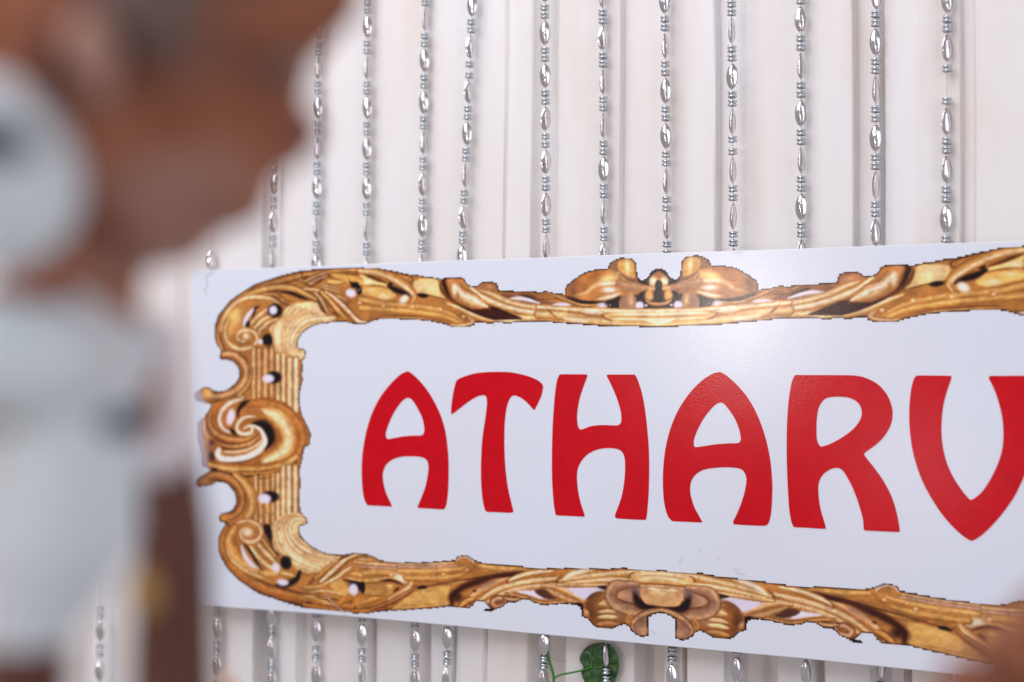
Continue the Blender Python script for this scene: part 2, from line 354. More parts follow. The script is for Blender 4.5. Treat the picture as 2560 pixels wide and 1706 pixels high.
    R('C', [(1060, 1010), (1160, 1020), (1290, 1000), (1330, 950), (1240, 870)], 70, edge=S(140, 80, 35), mid=S(205, 140, 70), hi=S(235, 200, 160), taper=(.6, .4))
    E('C', 1230, 900, 60, 50, S(150, 84, 34), .8, 3)
    for x, y in ((280, 780), (620, 790), (950, 815), (1222, 905), (0, 740)):
        E('C', x, y, 36, 30, S(170, 98, 38), .9, 4); E('C', x-4, y-2, 20, 17, S(240, 205, 150), 1, 3)
    # hanging leaf
    D('C', [(0, 380), (150, 450), (320, 500)], 40, DB)
    D('C', [(330, 540), (420, 590), (520, 620), (590, 660)], 80, K_, 1, taper=(.4, .3))
    E('C', 370, 510, 40, 24, K_, .9)
    R('C', [(0, 350), (150, 365), (290, 400), (420, 460), (520, 520), (610, 600), (650, 670), (610, 740)], 110, edge=BR, mid=S(206, 140, 60), hi=CR, off=-.3, hl=.7, taper=(.8, .25))
    H('C', [(430, 500), (540, 560), (600, 620), (620, 690)], 22, CR, .8)
    E('C', 520, 700, 70, 45, S(238, 222, 200), 1, 4, .6); D('C', [(580, 640), (610, 680), (580, 740), (530, 765)], 16, BR)
    PF('C', [(640, 480), (800, 455), (910, 470), (930, 560), (1020, 690), (820, 650), (690, 630), (640, 560)], S(228, 184, 112), n=3); E('C', 780, 540, 110, 50, S(236, 205, 150), .7, 2)
    E('C', 580, 460, 30, 12, BR, .8)
    D('C', [(680, 630), (850, 660), (1030, 705)], 16, DB); E('C', 740, 655, 70, 26, K_, 1, 5, -.1)
    R('C', [(1030, 750), (1250, 830), (1400, 890), (1700, 940), (2000, 950), (2400, 950)], 70, edge=S(200, 145, 70), mid=S(236, 196, 126), hi=CR, off=0, taper=(.3, 1), hl=.6)
    # the twist
    R('C', [(1620, 600), (1800, 602), (1990, 620), (2130, 680), (2353, 690)], 34, edge=DB, mid=BR, hi=LG)
    PF('C', [(1640, 640), (1850, 640), (2000, 650), (2130, 700), (2300, 740), (2353, 800), (1800, 760)], S(128, 76, 48), n=3)
    H('C', [(1760, 690), (1900, 690), (2020, 715), (2110, 745)], 46, S(226, 218, 226), 1, taper=(.2, .4))
    D('C', [(1850, 640), (2000, 675), (2110, 730)], 26, K_, .9)
    R('C', [(1380, 570), (1550, 640), (1750, 730), (2000, 790), (2353, 800)], 66, edge=S(170, 105, 50), mid=LG, hi=CR, off=.1, taper=(.6, 1))
    R('C', [(1300, 560), (1420, 660), (1600, 750), (1850, 825), (2100, 862), (2400, 872)], 78, edge=S(160, 95, 40), mid=LG, hi=S(245, 228, 205), off=.15, hl=1, taper=(.6, 1))
    R('C', [(1420, 770), (1550, 840), (1800, 900), (2100, 920), (2400, 925)], 60, edge=S(170, 105, 45), mid=S(222, 176, 95), hi=CR, off=0, taper=(.3, 1))
    PF('C', [(1330, 545), (1400, 520), (1480, 500), (1560, 500), (1615, 530), (1610, 600), (1500, 600), (1400, 590)], S(165, 100, 55), n=3); E('C', 1520, 560, 60, 25, S(205, 140, 85), .8, 2)
    R('C', [(1010, 500), (1080, 620), (1180, 700), (1330, 780), (1550, 860), (1900, 925)], 130, edge=S(50, 22, 15), mid=S(60, 26, 16), hi=DB, off=0, taper=(.8, .1), hl=.3)
    D('C', [(940, 490), (960, 590), (1060, 690), (1250, 790)], 60, DB, .9)
    R('C', [(1080, 480), (1120, 580), (1200, 660), (1330, 720), (1500, 790)], 170, edge=BR, mid=S(212, 155, 90), hi=S(246, 230, 205), off=.2, hl=1, taper=(.8, .2))
    E('C', 1110, 485, 100, 42, S(186, 105, 45), .95, 3); E('C', 1110, 600, 26, 60, S(245, 225, 190), .8, 2); E('C', 1150, 660, 22, 50, BR, .7, 2)
    D('C', [(1560, 770), (1520, 800), (1540, 840)], 16, BR)
    D('C', [(2190, 790), (2260, 860), (2340, 915)], 22, S(140, 80, 32))
    # ---------- top centre ornament ----------
    PF('D', [(240, 545), (420, 590), (640, 600), (760, 560), (960, 540), (1040, 470), (1225, 470), (1225, 680), (980, 675), (760, 705), (690, 670), (600, 640), (400, 640)], K_, n=2)
    PF('D', [(955, 360), (980, 400), (1050, 375), (1110, 300), (1225, 285), (1225, 480), (1060, 470), (960, 440)], K_, n=1)
    R('D', [(-20, 512), (60, 515), (160, 550), (280, 600), (400, 638), (520, 640), (630, 618)], 30, edge=DB, mid=GO, hi=LG, taper=(1, .3))
    PF('D', [(262, 530), (275, 460), (340, 395), (440, 335), (550, 300), (665, 296), (770, 340), (850, 430), (820, 500), (730, 560), (600, 592), (430, 592), (330, 560)], S(176, 104, 42), n=3)
    E('D', 320, 480, 60, 90, S(110, 66, 44), .7, 2); E('D', 560, 340, 160, 40, S(176, 100, 40), .8, 2)
    E('D', 690, 375, 110, 40, S(240, 196, 108), .95, 2.2, .2)
    H('D', [(340, 545), (450, 520), (520, 460), (600, 430), (700, 420), (820, 440)], 36, S(226, 180, 120), .85)
    E('D', 680, 490, 75, 26, S(246, 232, 215), 1, 2.4); E('D', 670, 430, 80, 14, S(244, 226, 196), .9, 2); H('D', [(560, 580), (680, 560), (800, 520)], 34, S(244, 222, 186), .95)
    E('D', 480, 560, 110, 26, S(190, 118, 60), .8, 2)
    PF('D', [(675, 290), (700, 230), (780, 188), (890, 186), (935, 240), (944, 380), (960, 420), (880, 395), (800, 345), (770, 310)], S(134, 86, 50), n=3)
    PF('D', [(765, 280), (775, 210), (830, 190), (900, 195), (925, 260), (930, 370), (870, 360), (800, 325)], S(205, 142, 62), n=4); E('D', 858, 260, 24, 70, S(248, 220, 150), .95, 2, .1)
    R('D', [(780, 350), (850, 410), (950, 450), (1060, 478), (1220, 482)], 60, edge=DB, mid=S(196, 132, 74), hi=S(240, 205, 150), taper=(.3, .6))
    R('D', [(780, 430), (860, 450), (960, 470), (1040, 480)], 90, edge=S(170, 108, 60), mid=S(176, 118, 76), hi=S(226, 175, 115), taper=(.8, .3), hl=.5)
    PF('D', [(1070, 430), (1090, 360), (1155, 310), (1225, 310), (1225, 470), (1100, 465)], S(178, 104, 42), n=2); E('D', 1110, 405, 42, 40, S(244, 224, 180), 1, 3)
    PF('D', [(1128, 430), (1145, 400), (1225, 400), (1225, 605), (1140, 600)], S(38, 20, 22), n=1)
    E('D', 1070, 552, 46, 50, S(222, 156, 78), 1, 5); E('D', 1075, 520, 26, 30, S(222, 156, 78), 1, 3); R('D', [(1040, 590), (1090, 625), (1225, 640)], 40, edge=DB, mid=S(176, 112, 62), hi=LG)
    PF('D', [(790, 570), (850, 540), (930, 545), (955, 620), (930, 700), (860, 715), (800, 680), (775, 620)], S(150, 102, 72), n=3); E('D', 895, 600, 24, 60, S(232, 180, 110), .9, 2, .1); H('D', [(775, 620), (800, 690), (870, 712)], 16, S(205, 150, 110), .8)
    E('D', 978, 645, 40, 38, WH, 1, 5); PF('D', [(1030, 630), (1054, 632), (1054, 654), (1030, 654)], S(240, 240, 245), n=1)
    E('D', 210, 640, 90, 22, WH, .95); E('D', 612, 645, 50, 26, WH, 1, 3); E('D', 690, 640, 12, 6, CR, .9, 3, -.5)
    # beam under it
    R('D', [(-20, 660), (250, 680), (500, 690), (800, 700), (1230, 700)], 50, edge=S(165, 98, 42), mid=LG, hi=S(246, 230, 200), off=.1, taper=(1, 1), hl=.9)
    R('D', [(-20, 730), (250, 745), (500, 790), (800, 822), (1230, 830)], 80, edge=S(165, 98, 42), mid=S(226, 172, 90), hi=CR, off=.2, taper=(1, 1), hl=.6)
    PF('D', [(620, 745), (720, 715), (900, 712), (1230, 712), (1230, 830), (900, 815), (700, 790)], S(224, 170, 92), n=2)
    for yy, cc in ((730, S(248, 236, 215)), (755, S(180, 112, 50)), (778, S(244, 222, 178)), (800, S(205, 145, 70))):
        H('D', [(680, yy-4), (900, yy), (1230, yy+2)], 22, cc, .8, taper=(.1, 1))
    H('D', [(1010, 780), (1100, 800), (1230, 830)], 30, S(248, 236, 200), .9, taper=(.2, 1))
    D('D', [(640, 700), (610, 735), (650, 775), (720, 795)], 18, S(135, 75, 30), .9)
    D('D', [(50, 655), (110, 720), (190, 775)], 20, S(135, 75, 30), .95)
    H('D', [(400, 705), (520, 712), (640, 720)], 34, S(240, 218, 190), .8); H('D', [(220, 770), (350, 790), (480, 805)], 40, S(244, 224, 186), .8)
    D('D', [(230, 735), (380, 760), (560, 770)], 10, S(165, 98, 42), .8)
    D('D', [(180, 820), (400, 832), (700, 850), (1230, 858)], 16, K_, .8, taper=(.2, 1))
    # ---------- medallion ----------
    PF('M', [(250, 545), (420, 490), (560, 470), (760, 490), (1000, 490), (1160, 530), (1300, 680), (1400, 850), (1390, 1050), (1300, 1220), (1100, 1330), (900, 1410), (560, 1400), (300, 1340), (180, 1260), (210, 1100), (150, 850), (140, 740)], S(170, 96, 36), n=2)
    R('M', [(640, 560), (800, 540), (1000, 560), (1160, 640), (1290, 780), (1350, 950), (1300, 1130)], 150, edge=S(140, 70, 25), mid=S(180, 100, 36), hi=GO, off=.3, taper=(.6, .8), hl=.6)
    R('M', [(800, 620), (980, 660), (1110, 760), (1180, 900), (1170, 1050), (1050, 1170), (880, 1240)], 220, edge=S(176, 106, 44), mid=S(222, 172, 96), hi=S(242, 216, 170), off=0, taper=(.2, .5), hl=.9)
    R('M', [(1280, 1180), (1150, 1270), (950, 1330), (700, 1350), (450, 1330), (200, 1270)], 130, edge=S(140, 76, 28), mid=S(204, 138, 56), hi=S(236, 186, 110), off=.2, taper=(.7, .4), hl=.7)
    R('M', [(1100, 1330), (900, 1380), (620, 1390), (400, 1360)], 60, edge=DB, mid=S(186, 110, 36), hi=GO)
    for x, y in ((880, 610), (1180, 960), (1100, 1160), (1160, 780)):
        E('M', x, y, 34, 26, S(196, 136, 66), .7, 3); E('M', x-4, y+2, 20, 14, S(244, 216, 170), .8, 3)
    D('M', [(1240, 1290), (1300, 1220)], 30, DB, .7)
    D('M', [(740, 775), (860, 790), (950, 870), (970, 980), (900, 1100)], 150, S(24, 14, 18), 1, taper=(.15, .2))
    E('M', 930, 920, 70, 110, S(24, 14, 18), 1, 5)
    R('M', [(150, 740), (150, 860), (200, 960)], 50, edge=BR, mid=S(226, 170, 120), hi=CR, off=0, taper=(.5, .3))
    R('M', [(220, 640), (210, 780), (280, 900), (400, 960), (560, 990), (700, 970), (790, 900)], 100, edge=DB, mid=S(186, 110, 46), hi=S(226, 165, 90), off=.3, taper=(.5, .4), hl=.7)
    R('M', [(290, 1010), (420, 1050), (560, 1060), (700, 1030), (820, 950)], 80, edge=S(100, 45, 15), mid=S(190, 115, 45), hi=S(240, 190, 120), off=.2, taper=(.3, .5))
    R('M', [(390, 1130), (540, 1130), (700, 1090), (850, 1000), (870, 900)], 70, edge=BR, mid=S(214, 158, 96), hi=CR, off=.1, taper=(.6, .5))
    D('M', [(250, 980), (350, 1020), (520, 1040), (680, 1010)], 20, S(90, 36, 12)); D('M', [(260, 1060), (400, 1090), (560, 1095), (720, 1060), (820, 1000)], 22, S(90, 36, 12))
    E('M', 240, 1010, 50, 40, S(60, 25, 15), .9, 3); E('M', 240, 1180, 60, 70, S(45, 20, 15), .95, 3)
    R('M', [(620, 480), (500, 510), (400, 580), (340, 680), (345, 790), (400, 860), (480, 890)], 90, edge=BR, mid=S(226, 176, 130), hi=S(245, 228, 215), off=.1, hl=1, taper=(.4, .4))
    D('M', [(700, 500), (610, 560), (570, 640), (560, 700)], 80, K_, .95, taper=(.3, .4)); D('M', [(450, 840), (520, 890), (600, 900)], 70, K_, 1)
    E('M', 475, 700, 58, 105, WH, 1, 5, -.3)
    PF('M', [(580, 640), (700, 560), (860, 620), (900, 700), (760, 700), (640, 700)], S(176, 104, 42), n=3)
    R('M', [(780, 700), (680, 700), (600, 740), (555, 810), (570, 880), (640, 905), (720, 890), (740, 840), (700, 810), (640, 840)], 70, edge=BR, mid=S(230, 184, 130), hi=S(247, 232, 215), off=-.1, hl=1, taper=(.3, .5))
    R('M', [(740, 800), (830, 850), (880, 930), (890, 1010), (840, 1090), (760, 1150), (640, 1200), (500, 1220), (380, 1215), (310, 1160), (330, 1110)], 80, edge=S(200, 160, 125), mid=S(242, 226, 205), hi=S(250, 242, 235), off=0, hl=.9, taper=(.25, 1))
    D('M', [(330, 1240), (500, 1260), (700, 1230), (850, 1170)], 20, S(60, 25, 12), .9)
    D('M', [(390, 1090), (410, 1150), (460, 1170), (600, 1160)], 14, BR, .8)
    D('M', [(210, 1320), (330, 1360), (560, 1410), (700, 1430), (880, 1425)], 22, K_, .85); E('M', 605, 1420, 40, 24, K_); E('M', 810, 1420, 55, 22, K_); E('M', 270, 1345, 50, 24, K_)
    # ---------- lower column ----------
    reeds('B', [565, 605, 655], 450, 830, 40, [GO, dk, GO]); reeds('B', [700, 738], 430, 800, 38, [dk, LG]); reeds('B', [780, 825, 875], 370, 735, 48, [lt, S(234, 196, 140), lt])
    D('B', [(660, 680), (650, 720), (675, 760), (660, 800)], 16, BR)
    D('B', [(560, 455), (620, 460), (720, 440)], 14, DB)
    E('B', 680, 602, 72, 40, K_, 1, 6); E('B', 632, 618, 56, 34, WH, 1, 5)
    R('B', [(400, 430), (480, 500), (530, 590), (535, 690), (500, 770), (560, 820)], 80, edge=BR, mid=S(204, 138, 62), hi=LG, off=-.1, taper=(.4, .7))
    R('B', [(130, 490), (200, 445), (280, 440), (360, 465), (425, 530), (455, 610), (440, 690), (385, 745), (300, 765)], 62, edge=S(95, 48, 20), mid=S(170, 100, 42), hi=S(210, 145, 80), off=.3, taper=(1, .8), hl=.6)
    D('B', [(330, 505), (385, 560), (408, 620), (398, 680)], 20, S(60, 32, 20), .8)
    E('B', 165, 480, 46, 32, S(180, 112, 62), .9, 3, .4); E('B', 320, 765, 50, 32, S(196, 120, 40), .95, 4)
    R('B', [(320, 850), (285, 930), (290, 1030), (345, 1120), (435, 1215), (545, 1290), (690, 1350), (860, 1395), (1060, 1440), (1300, 1475)], 90, edge=S(80, 36, 14), mid=S(172, 94, 34), hi=GO, off=.4, taper=(1, 1), hl=.6)
    R('B', [(400, 850), (360, 930), (385, 1030), (450, 1110), (560, 1180), (620, 1200)], 100, edge=BR, mid=S(206, 132, 50), hi=S(236, 176, 95), off=-.2, taper=(.6, .2), hl=.7)
    R('B', [(330, 1000), (370, 1090), (460, 1170), (570, 1225), (690, 1250)], 40, edge=BR, mid=GO, hi=CR, taper=(.3, .4))
    R('B', [(600, 1200), (700, 1210), (760, 1190)], 60, edge=BR, mid=GO, hi=LG)
    R('B', [(510, 975), (570, 1060), (640, 1130), (690, 1165)], 42, edge=BR, mid=LG, hi=CR, off=0, taper=(.8, .8)); R('B', [(560, 940), (620, 1020), (690, 1090), (720, 1130)], 38, edge=BR, mid=LG, hi=CR, off=0, taper=(.8, .8)); R('B', [(605, 915), (655, 990), (720, 1070)], 34, edge=DB, mid=GO, hi=LG, off=0, taper=(.8, .8))
    D('B', [(455, 955), (520, 1030), (560, 1100), (615, 1172)], 30, K_, 1); H('B', [(450, 985), (475, 1060), (525, 1130), (590, 1172)], 46, WH, 1, taper=(.3, .1))
    D('B', [(640, 835), (660, 890), (700, 960), (740, 1060)], 70, K_, .95, taper=(.6, .2)); E('B', 655, 860, 42, 36, K_, 1, 5)
    R('B', [(420, 805), (510, 790), (585, 825), (608, 885), (580, 940), (510, 960), (455, 930), (440, 885), (475, 850), (530, 868)], 42, edge=BR, mid=S(212, 150, 84), hi=CR, off=-.1, taper=(.4, .5)); E('B', 497, 885, 46, 26, S(240, 205, 170), 1, 3)
    PF('B', [(790, 740), (900, 730), (960, 775), (950, 820), (905, 822), (890, 885), (930, 940), (1000, 990), (1100, 1035), (1220, 1070), (1180, 1130), (1090, 1180), (1000, 1200), (900, 1180), (830, 1120), (780, 1070), (712, 1020), (692, 940), (705, 885), (682, 850), (712, 800)], S(230, 188, 122), n=3)
    fan('B', [(800, 760), (700, 850), (715, 950), (740, 1020), (850, 1130), (1000, 1190)], [(880, 760), (815, 830), (820, 900), (870, 990), (960, 1050), (1160, 1120)], 4, 52)
    R('B', [(950, 785), (880, 775), (835, 820), (835, 890), (880, 960), (960, 1020), (1080, 1070), (1200, 1100)], 34, edge=S(176, 112, 54), mid=S(232, 196, 146), hi=CR, off=0)
    R('B', [(920, 840), (885, 890), (930, 955), (1020, 1010), (1120, 1050), (1230, 1080)], 24, edge=S(150, 88, 40), mid=LG, hi=CR, off=0)
    D('B', [(690, 850), (700, 900), (700, 950), (725, 1020), (790, 1070), (840, 1130), (910, 1180)], 9, BR, .8); D('B', [(800, 790), (790, 870), (820, 960), (900, 1040), (1060, 1110)], 9, S(180, 120, 60), .7)
    H('B', [(760, 840), (760, 940), (800, 1010), (900, 1090), (1040, 1150)], 34, CR, .6); E('B', 745, 850, 16, 16, S(190, 130, 70), .7); E('B', 775, 985, 14, 14, S(190, 130, 70), .7); E('B', 1000, 1120, 14, 12, S(190, 130, 70), .6)
    E('B', 800, 1120, 48, 48, K_, 1, 5); E('B', 722, 1158, 34, 32, WH, 1, 5)
    D('B', [(910, 1190), (880, 1250), (800, 1290), (720, 1290)], 60, K_, 1, taper=(.6, .2)); E('B', 775, 1275, 50, 22, WH, 1, 5); R('B', [(760, 1200), (820, 1215), (870, 1225)], 36, edge=BR, mid=GO, hi=CR)
    # ---------- lower left sweep (Q coordinates) ----------
    R('Q', [(0, 1120), (400, 1190), (800, 1240), (1200, 1230), (1600, 1150), (1900, 1160)], 100, edge=S(90, 42, 16), mid=S(178, 98, 30), hi=GO, off=.3, taper=(1, .4), hl=.5)
    R('Q', [(0, 960), (200, 1000), (400, 1080), (560, 1130)], 90, edge=BR, mid=GO, hi=LG, taper=(.8, .3)); D('Q', [(30, 1060), (160, 1090)], 30, K_, .8)
    R('Q', [(620, 1120), (760, 1000), (900, 960), (960, 1050), (900, 1130)], 150, edge=BR, mid=S(190, 110, 32), hi=GO, taper=(.5, .5), hl=.4)
    R('Q', [(100, 880), (350, 870), (560, 900), (780, 950)], 70, edge=BR, mid=GO, hi=CR, taper=(.4, .6)); D('Q', [(200, 915), (380, 905)], 22, DB)
    R('Q', [(0, 800), (250, 790), (480, 700), (700, 660)], 90, edge=BR, mid=GO, hi=LG, taper=(.8, .4))
    R('Q', [(260, 1000), (420, 1000), (560, 1100)], 60, edge=DB, mid=BR, hi=LG)
    PF('Q', [(500, 700), (680, 660), (820, 800), (820, 930), (600, 880), (500, 800)], S(210, 150, 68), n=3); D('Q', [(660, 760), (660, 850)], 40, S(180, 110, 45), .7)
    D('Q', [(200, 580), (180, 660), (60, 760)], 60, DB, .8); D('Q', [(420, 420), (360, 500), (280, 570), (180, 530)], 30, DB, .8)
    PF('Q', [(1000, 950), (1200, 940), (1600, 920), (1700, 960), (1500, 1100), (1100, 1160), (960, 1140)], S(196, 122, 44), n=3)
    for pts in ([(960, 1140), (1250, 1090), (1450, 1000)], [(1100, 960), (1350, 950), (1560, 920)], [(1000, 1180), (1400, 1120), (1650, 1020)]): D('Q', pts, 32, S(120, 62, 22), .85)
    H('Q', [(1040, 1090), (1200, 1030), (1380, 980)], 30, LG, .7)
    for y in (760, 810, 860, 905): R('Q', [(1110, y), (1400, y+10), (1620, y+10)], 44, edge=S(165, 95, 38), mid=GO, hi=LG, off=0, taper=(1, .7), hl=.6)
    # mouldings
    R('Q', [(920, 330), (1300, 370), (1800, 400), (2400, 395)], 60, edge=BR, mid=S(216, 160, 90), hi=CR, off=.1, taper=(.6, 1))
    R('Q', [(1000, 410), (1400, 440), (1900, 445), (2400, 440)], 70, edge=S(150, 88, 48), mid=S(184, 136, 104), hi=S(200, 150, 120), off=0, taper=(.5, 1), hl=.5)
    R('Q', [(880, 560), (1300, 520), (1900, 540), (2400, 550)], 100, edge=S(165, 98, 38), mid=S(220, 160, 74), hi=LG, off=.2, taper=(.6, 1), hl=.5)
    R('Q', [(760, 620), (1100, 680), (1500, 640), (2000, 640), (2400, 640)], 100, edge=S(150, 85, 32), mid=S(216, 156, 72), hi=LG, off=.2, taper=(.3, 1), hl=.5)
    D('Q', [(1060, 500), (1500, 530), (1900, 560)], 16, S(165, 95, 38), .8)
    for x, y in ((1035, 565), (1610, 550), (2145, 590)):
        E('Q', x, y, 62, 52, S(172, 102, 42), .9, 4); E('Q', x-2, y+6, 38, 30, S(240, 200, 135), 1, 3)
    # leaf that crosses
    E('Q', 1100, 250, 170, 60, LG, .9, 4); D('Q', [(980, 240), (1080, 235), (1230, 260)], 50, S(90, 66, 60), .9)
    R('Q', [(300, 700), (480, 540), (680, 350), (800, 250), (960, 180), (1150, 190), (1350, 290)], 150, edge=DB, mid=S(216, 150, 70), hi=S(246, 228, 196), off=0, hl=.95, taper=(.6, .15))
    R('Q', [(400, 720), (600, 620), (720, 520), (850, 440)], 80, edge=BR, mid=LG, hi=S(246, 230, 200), off=0, taper=(.4, .8))
    D('Q', [(600, 330), (760, 240), (930, 180)], 60, S(100, 46, 20), .85)
    R('Q', [(200, 640), (350, 520), (500, 400), (620, 300)], 90, edge=BR, mid=S(196, 122, 48), hi=LG, taper=(.4, .5))
    R('Q', [(0, 180), (250, 260), (450, 320), (620, 310)], 50, edge=BR, mid=LG, hi=CR, off=0); R('Q', [(80, 80), (300, 190), (600, 260)], 50, edge=BR, mid=S(228, 182, 108), hi=CR, off=0)
    E('Q', 950, 780, 140, 90, K_, 1, 6); E('Q', 1080, 800, 55, 110, K_, 1, 6); D('Q', [(700, 640), (850, 690), (1130, 730)], 50, K_, .9); E('Q', 910, 840, 100, 105, WH, 1, 6)
    D('Q', [(1400, 680), (1600, 670), (1750, 720), (1860, 780)], 66, S(60, 25, 15), 1); D('Q', [(1750, 800), (1650, 900)], 70, S(50, 22, 15), .9)
    E('Q', 1790, 640, 150, 60, S(242, 222, 192), .95, 3, -.3); D('Q', [(1880, 580), (1940, 640), (1930, 720), (1870, 780)], 30, DB, .95)
    R('Q', [(2000, 640), (1960, 740), (1850, 850), (1700, 950), (1500, 1050)], 130, edge=BR, mid=S(212, 150, 80), hi=CR, off=.3, taper=(.3, .5))
    R('Q', [(2060, 780), (1900, 900), (1700, 1020), (1450, 1130), (1200, 1200)], 90, edge=DB, mid=S(160, 90, 40), hi=GO, off=-.3, taper=(.4, .4)); E('Q', 1575, 775, 60, 32, S(232, 180, 110), .9, 3)
    D('Q', [(2100, 810), (2250, 790)], 60, K_, 1, taper=(.8, .8))
    PF('F', [(720, 500), (800, 440), (880, 412), (1080, 385), (1090, 420), (1060, 490), (1080, 545), (960, 560), (760, 580), (600, 588)], S(206, 150, 70), n=3); H('F', [(800, 480), (900, 450), (1000, 430)], 40, S(220, 170, 90), .6); D('F', [(640, 560), (850, 545), (1050, 540)], 10, BR, .7); E('F', 735, 500, 40, 14, LG, .6)
    # mouldings continue to the scroll end
    R('F', [(660, 203), (900, 205), (1120, 195)], 26, edge=BR, mid=S(216, 158, 90), hi=CR, off=.1, taper=(1, .5))
    R('F', [(660, 225), (900, 228), (1150, 215)], 36, edge=S(150, 88, 48), mid=S(182, 134, 100), hi=S(205, 160, 130), off=0, taper=(1, .4), hl=.5)
    R('F', [(660, 262), (900, 262), (1150, 245), (1230, 225)], 40, edge=S(160, 92, 36), mid=S(220, 160, 76), hi=LG, off=.2, taper=(1, .4), hl=.6)
    R('F', [(720, 320), (900, 320), (1100, 310), (1240, 275)], 50, edge=S(150, 85, 32), mid=S(205, 142, 62), hi=LG, off=.2, taper=(1, .4), hl=.4)
    for x, y in ((1040, 285), (1240, 250)): E('F', x, y, 26, 20, S(165, 95, 38), .9, 4); E('F', x-2, y+2, 15, 11, S(236, 190, 125), 1, 3)
    R('F', [(1150, 180), (1170, 145), (1220, 140), (1270, 165), (1300, 210)], 40, edge=BR, mid=S(216, 176, 142), hi=S(238, 215, 205), taper=(.4, .5)); D('F', [(1290, 180), (1300, 220), (1270, 262), (1200, 285)], 26, BR, .9)
    R('F', [(1330, 215), (1500, 235), (1700, 255), (1850, 262)], 60, edge=BR, mid=S(205, 142, 62), hi=LG, off=0, taper=(.5, .6), hl=.5)
    R('F', [(1000, 370), (1250, 335), (1500, 290), (1800, 262)], 50, edge=BR, mid=S(205, 142, 66), hi=LG, off=0, hl=.4)
    D('F', [(780, 395), (900, 388), (1100, 352), (1300, 322), (1500, 290), (1820, 258)], 18, DB, .9); E('F', 862, 398, 40, 13, K_, 1, 5, .1)
    E('F', 1020, 365, 60, 12, DB, .6, 3)
    # lower twist
    D('F', [(1820, 262), (1550, 305), (1330, 350), (1200, 400), (1110, 465), (1110, 530)], 70, S(62, 26, 14), 1, taper=(.1, .6)); E('F', 1150, 480, 60, 45, S(50, 22, 15), .9, 3)
    R('F', [(1250, 570), (1240, 530), (1300, 460), (1400, 400), (1500, 350), (1600, 320)], 60, edge=BR, mid=S(205, 138, 76), hi=S(236, 190, 140), off=.2, taper=(.9, .3))
    R('F', [(1180, 560), (1230, 520), (1300, 490)], 60, edge=DB, mid=S(196, 112, 40), hi=LG)
    R('F', [(1330, 520), (1450, 440), (1600, 385), (1800, 345), (2000, 325)], 56, edge=S(150, 85, 34), mid=S(216, 160, 88), hi=CR, off=.2, taper=(.5, .7))
    R('F', [(1400, 530), (1520, 460), (1680, 410), (1880, 385), (2050, 370)], 50, edge=S(150, 85, 34), mid=S(210, 150, 78), hi=CR, off=.2, taper=(.5, .7))
    E('F', 1420, 370, 90, 30, S(150, 100, 74), .8, 2.5, .45); E('F', 1300, 430, 18, 12, S(60, 30, 20), .9, 3)
    D('F', [(1350, 560), (1400, 600), (1470, 590), (1530, 560)], 60, K_, 1, taper=(.2, .5)); PF('F', [(1290, 560), (1310, 520), (1370, 520), (1405, 548), (1418, 575), (1350, 570)], S(196, 186, 200), n=2) if False else None
    R('F', [(1560, 500), (1500, 490), (1450, 520), (1480, 560), (1540, 550), (1560, 520)], 50, edge=DB, mid=S(186, 120, 76), hi=S(222, 170, 125), off=0, taper=(.8, .8))
    R('F', [(1540, 490), (1640, 505), (1740, 480)], 40, edge=K_, mid=S(196, 132, 80), hi=LG, taper=(.5, .3))
    R('F', [(1560, 450), (1680, 475), (1800, 515), (1900, 535), (2060, 525), (2220, 525)], 34, edge=DB, mid=S(196, 120, 56), hi=LG, taper=(.5, .7))
    PF('F', [(1640, 432), (1760, 425), (1850, 430), (1950, 470), (1985, 500), (1860, 498), (1760, 465)], S(216, 208, 224), n=3); PF('F', [(1800, 430), (1900, 420), (1990, 490), (1960, 502), (1880, 490)], S(84, 48, 34), n=2)
    PF('F', [(2070, 405), (2400, 395), (2400, 450), (2330, 450), (2250, 480), (2200, 508), (2130, 460)], S(206, 200, 216), n=1)
    R('F', [(1860, 385), (1960, 385), (2060, 420), (2140, 465), (2220, 512)], 56, edge=BR, mid=S(214, 160, 98), hi=S(236, 190, 140), off=.2, taper=(.4, .2)); R('F', [(1900, 410), (1980, 450), (2080, 500), (2180, 520)], 50, edge=BR, mid=S(170, 115, 72), hi=LG, off=0, taper=(.4, .3))
    R('F', [(1580, 345), (1680, 305), (1800, 275), (1960, 262)], 44, edge=BR, mid=LG, hi=S(246, 230, 205), off=.1, hl=1); D('F', [(1600, 318), (1572, 350), (1592, 385)], 16, S(120, 66, 26))
    R('F', [(2020, 360), (2120, 320), (2250, 290), (2400, 275)], 50, edge=BR, mid=LG, hi=S(246, 230, 205), off=.1, hl=1); D('F', [(2050, 285), (1995, 335), (2005, 372), (2060, 385)], 20, S(120, 66, 26))
    # ---------- bottom centre ----------
    R('G', [(-20, 440), (300, 440), (600, 445), (1075, 458)], 36, edge=BR, mid=S(216, 158, 84), hi=CR, off=.1, taper=(1, 1))
    R('G', [(0, 400), (200, 370), (450, 340), (700, 320), (1075, 318)], 60, edge=S(165, 98, 42), mid=S(214, 158, 84), hi=CR, off=.2, taper=(.4, 1), hl=.8)
    R('G', [(50, 425), (300, 400), (500, 385), (700, 390)], 46, edge=S(165, 98, 42), mid=S(222, 170, 98), hi=CR, off=0, taper=(.5, .6))
    H('G', [(20, 395), (110, 340), (240, 300), (340, 290)], 40, S(246, 230, 205), .9); H('G', [(400, 400), (480, 390), (560, 380)], 30, CR, .6)
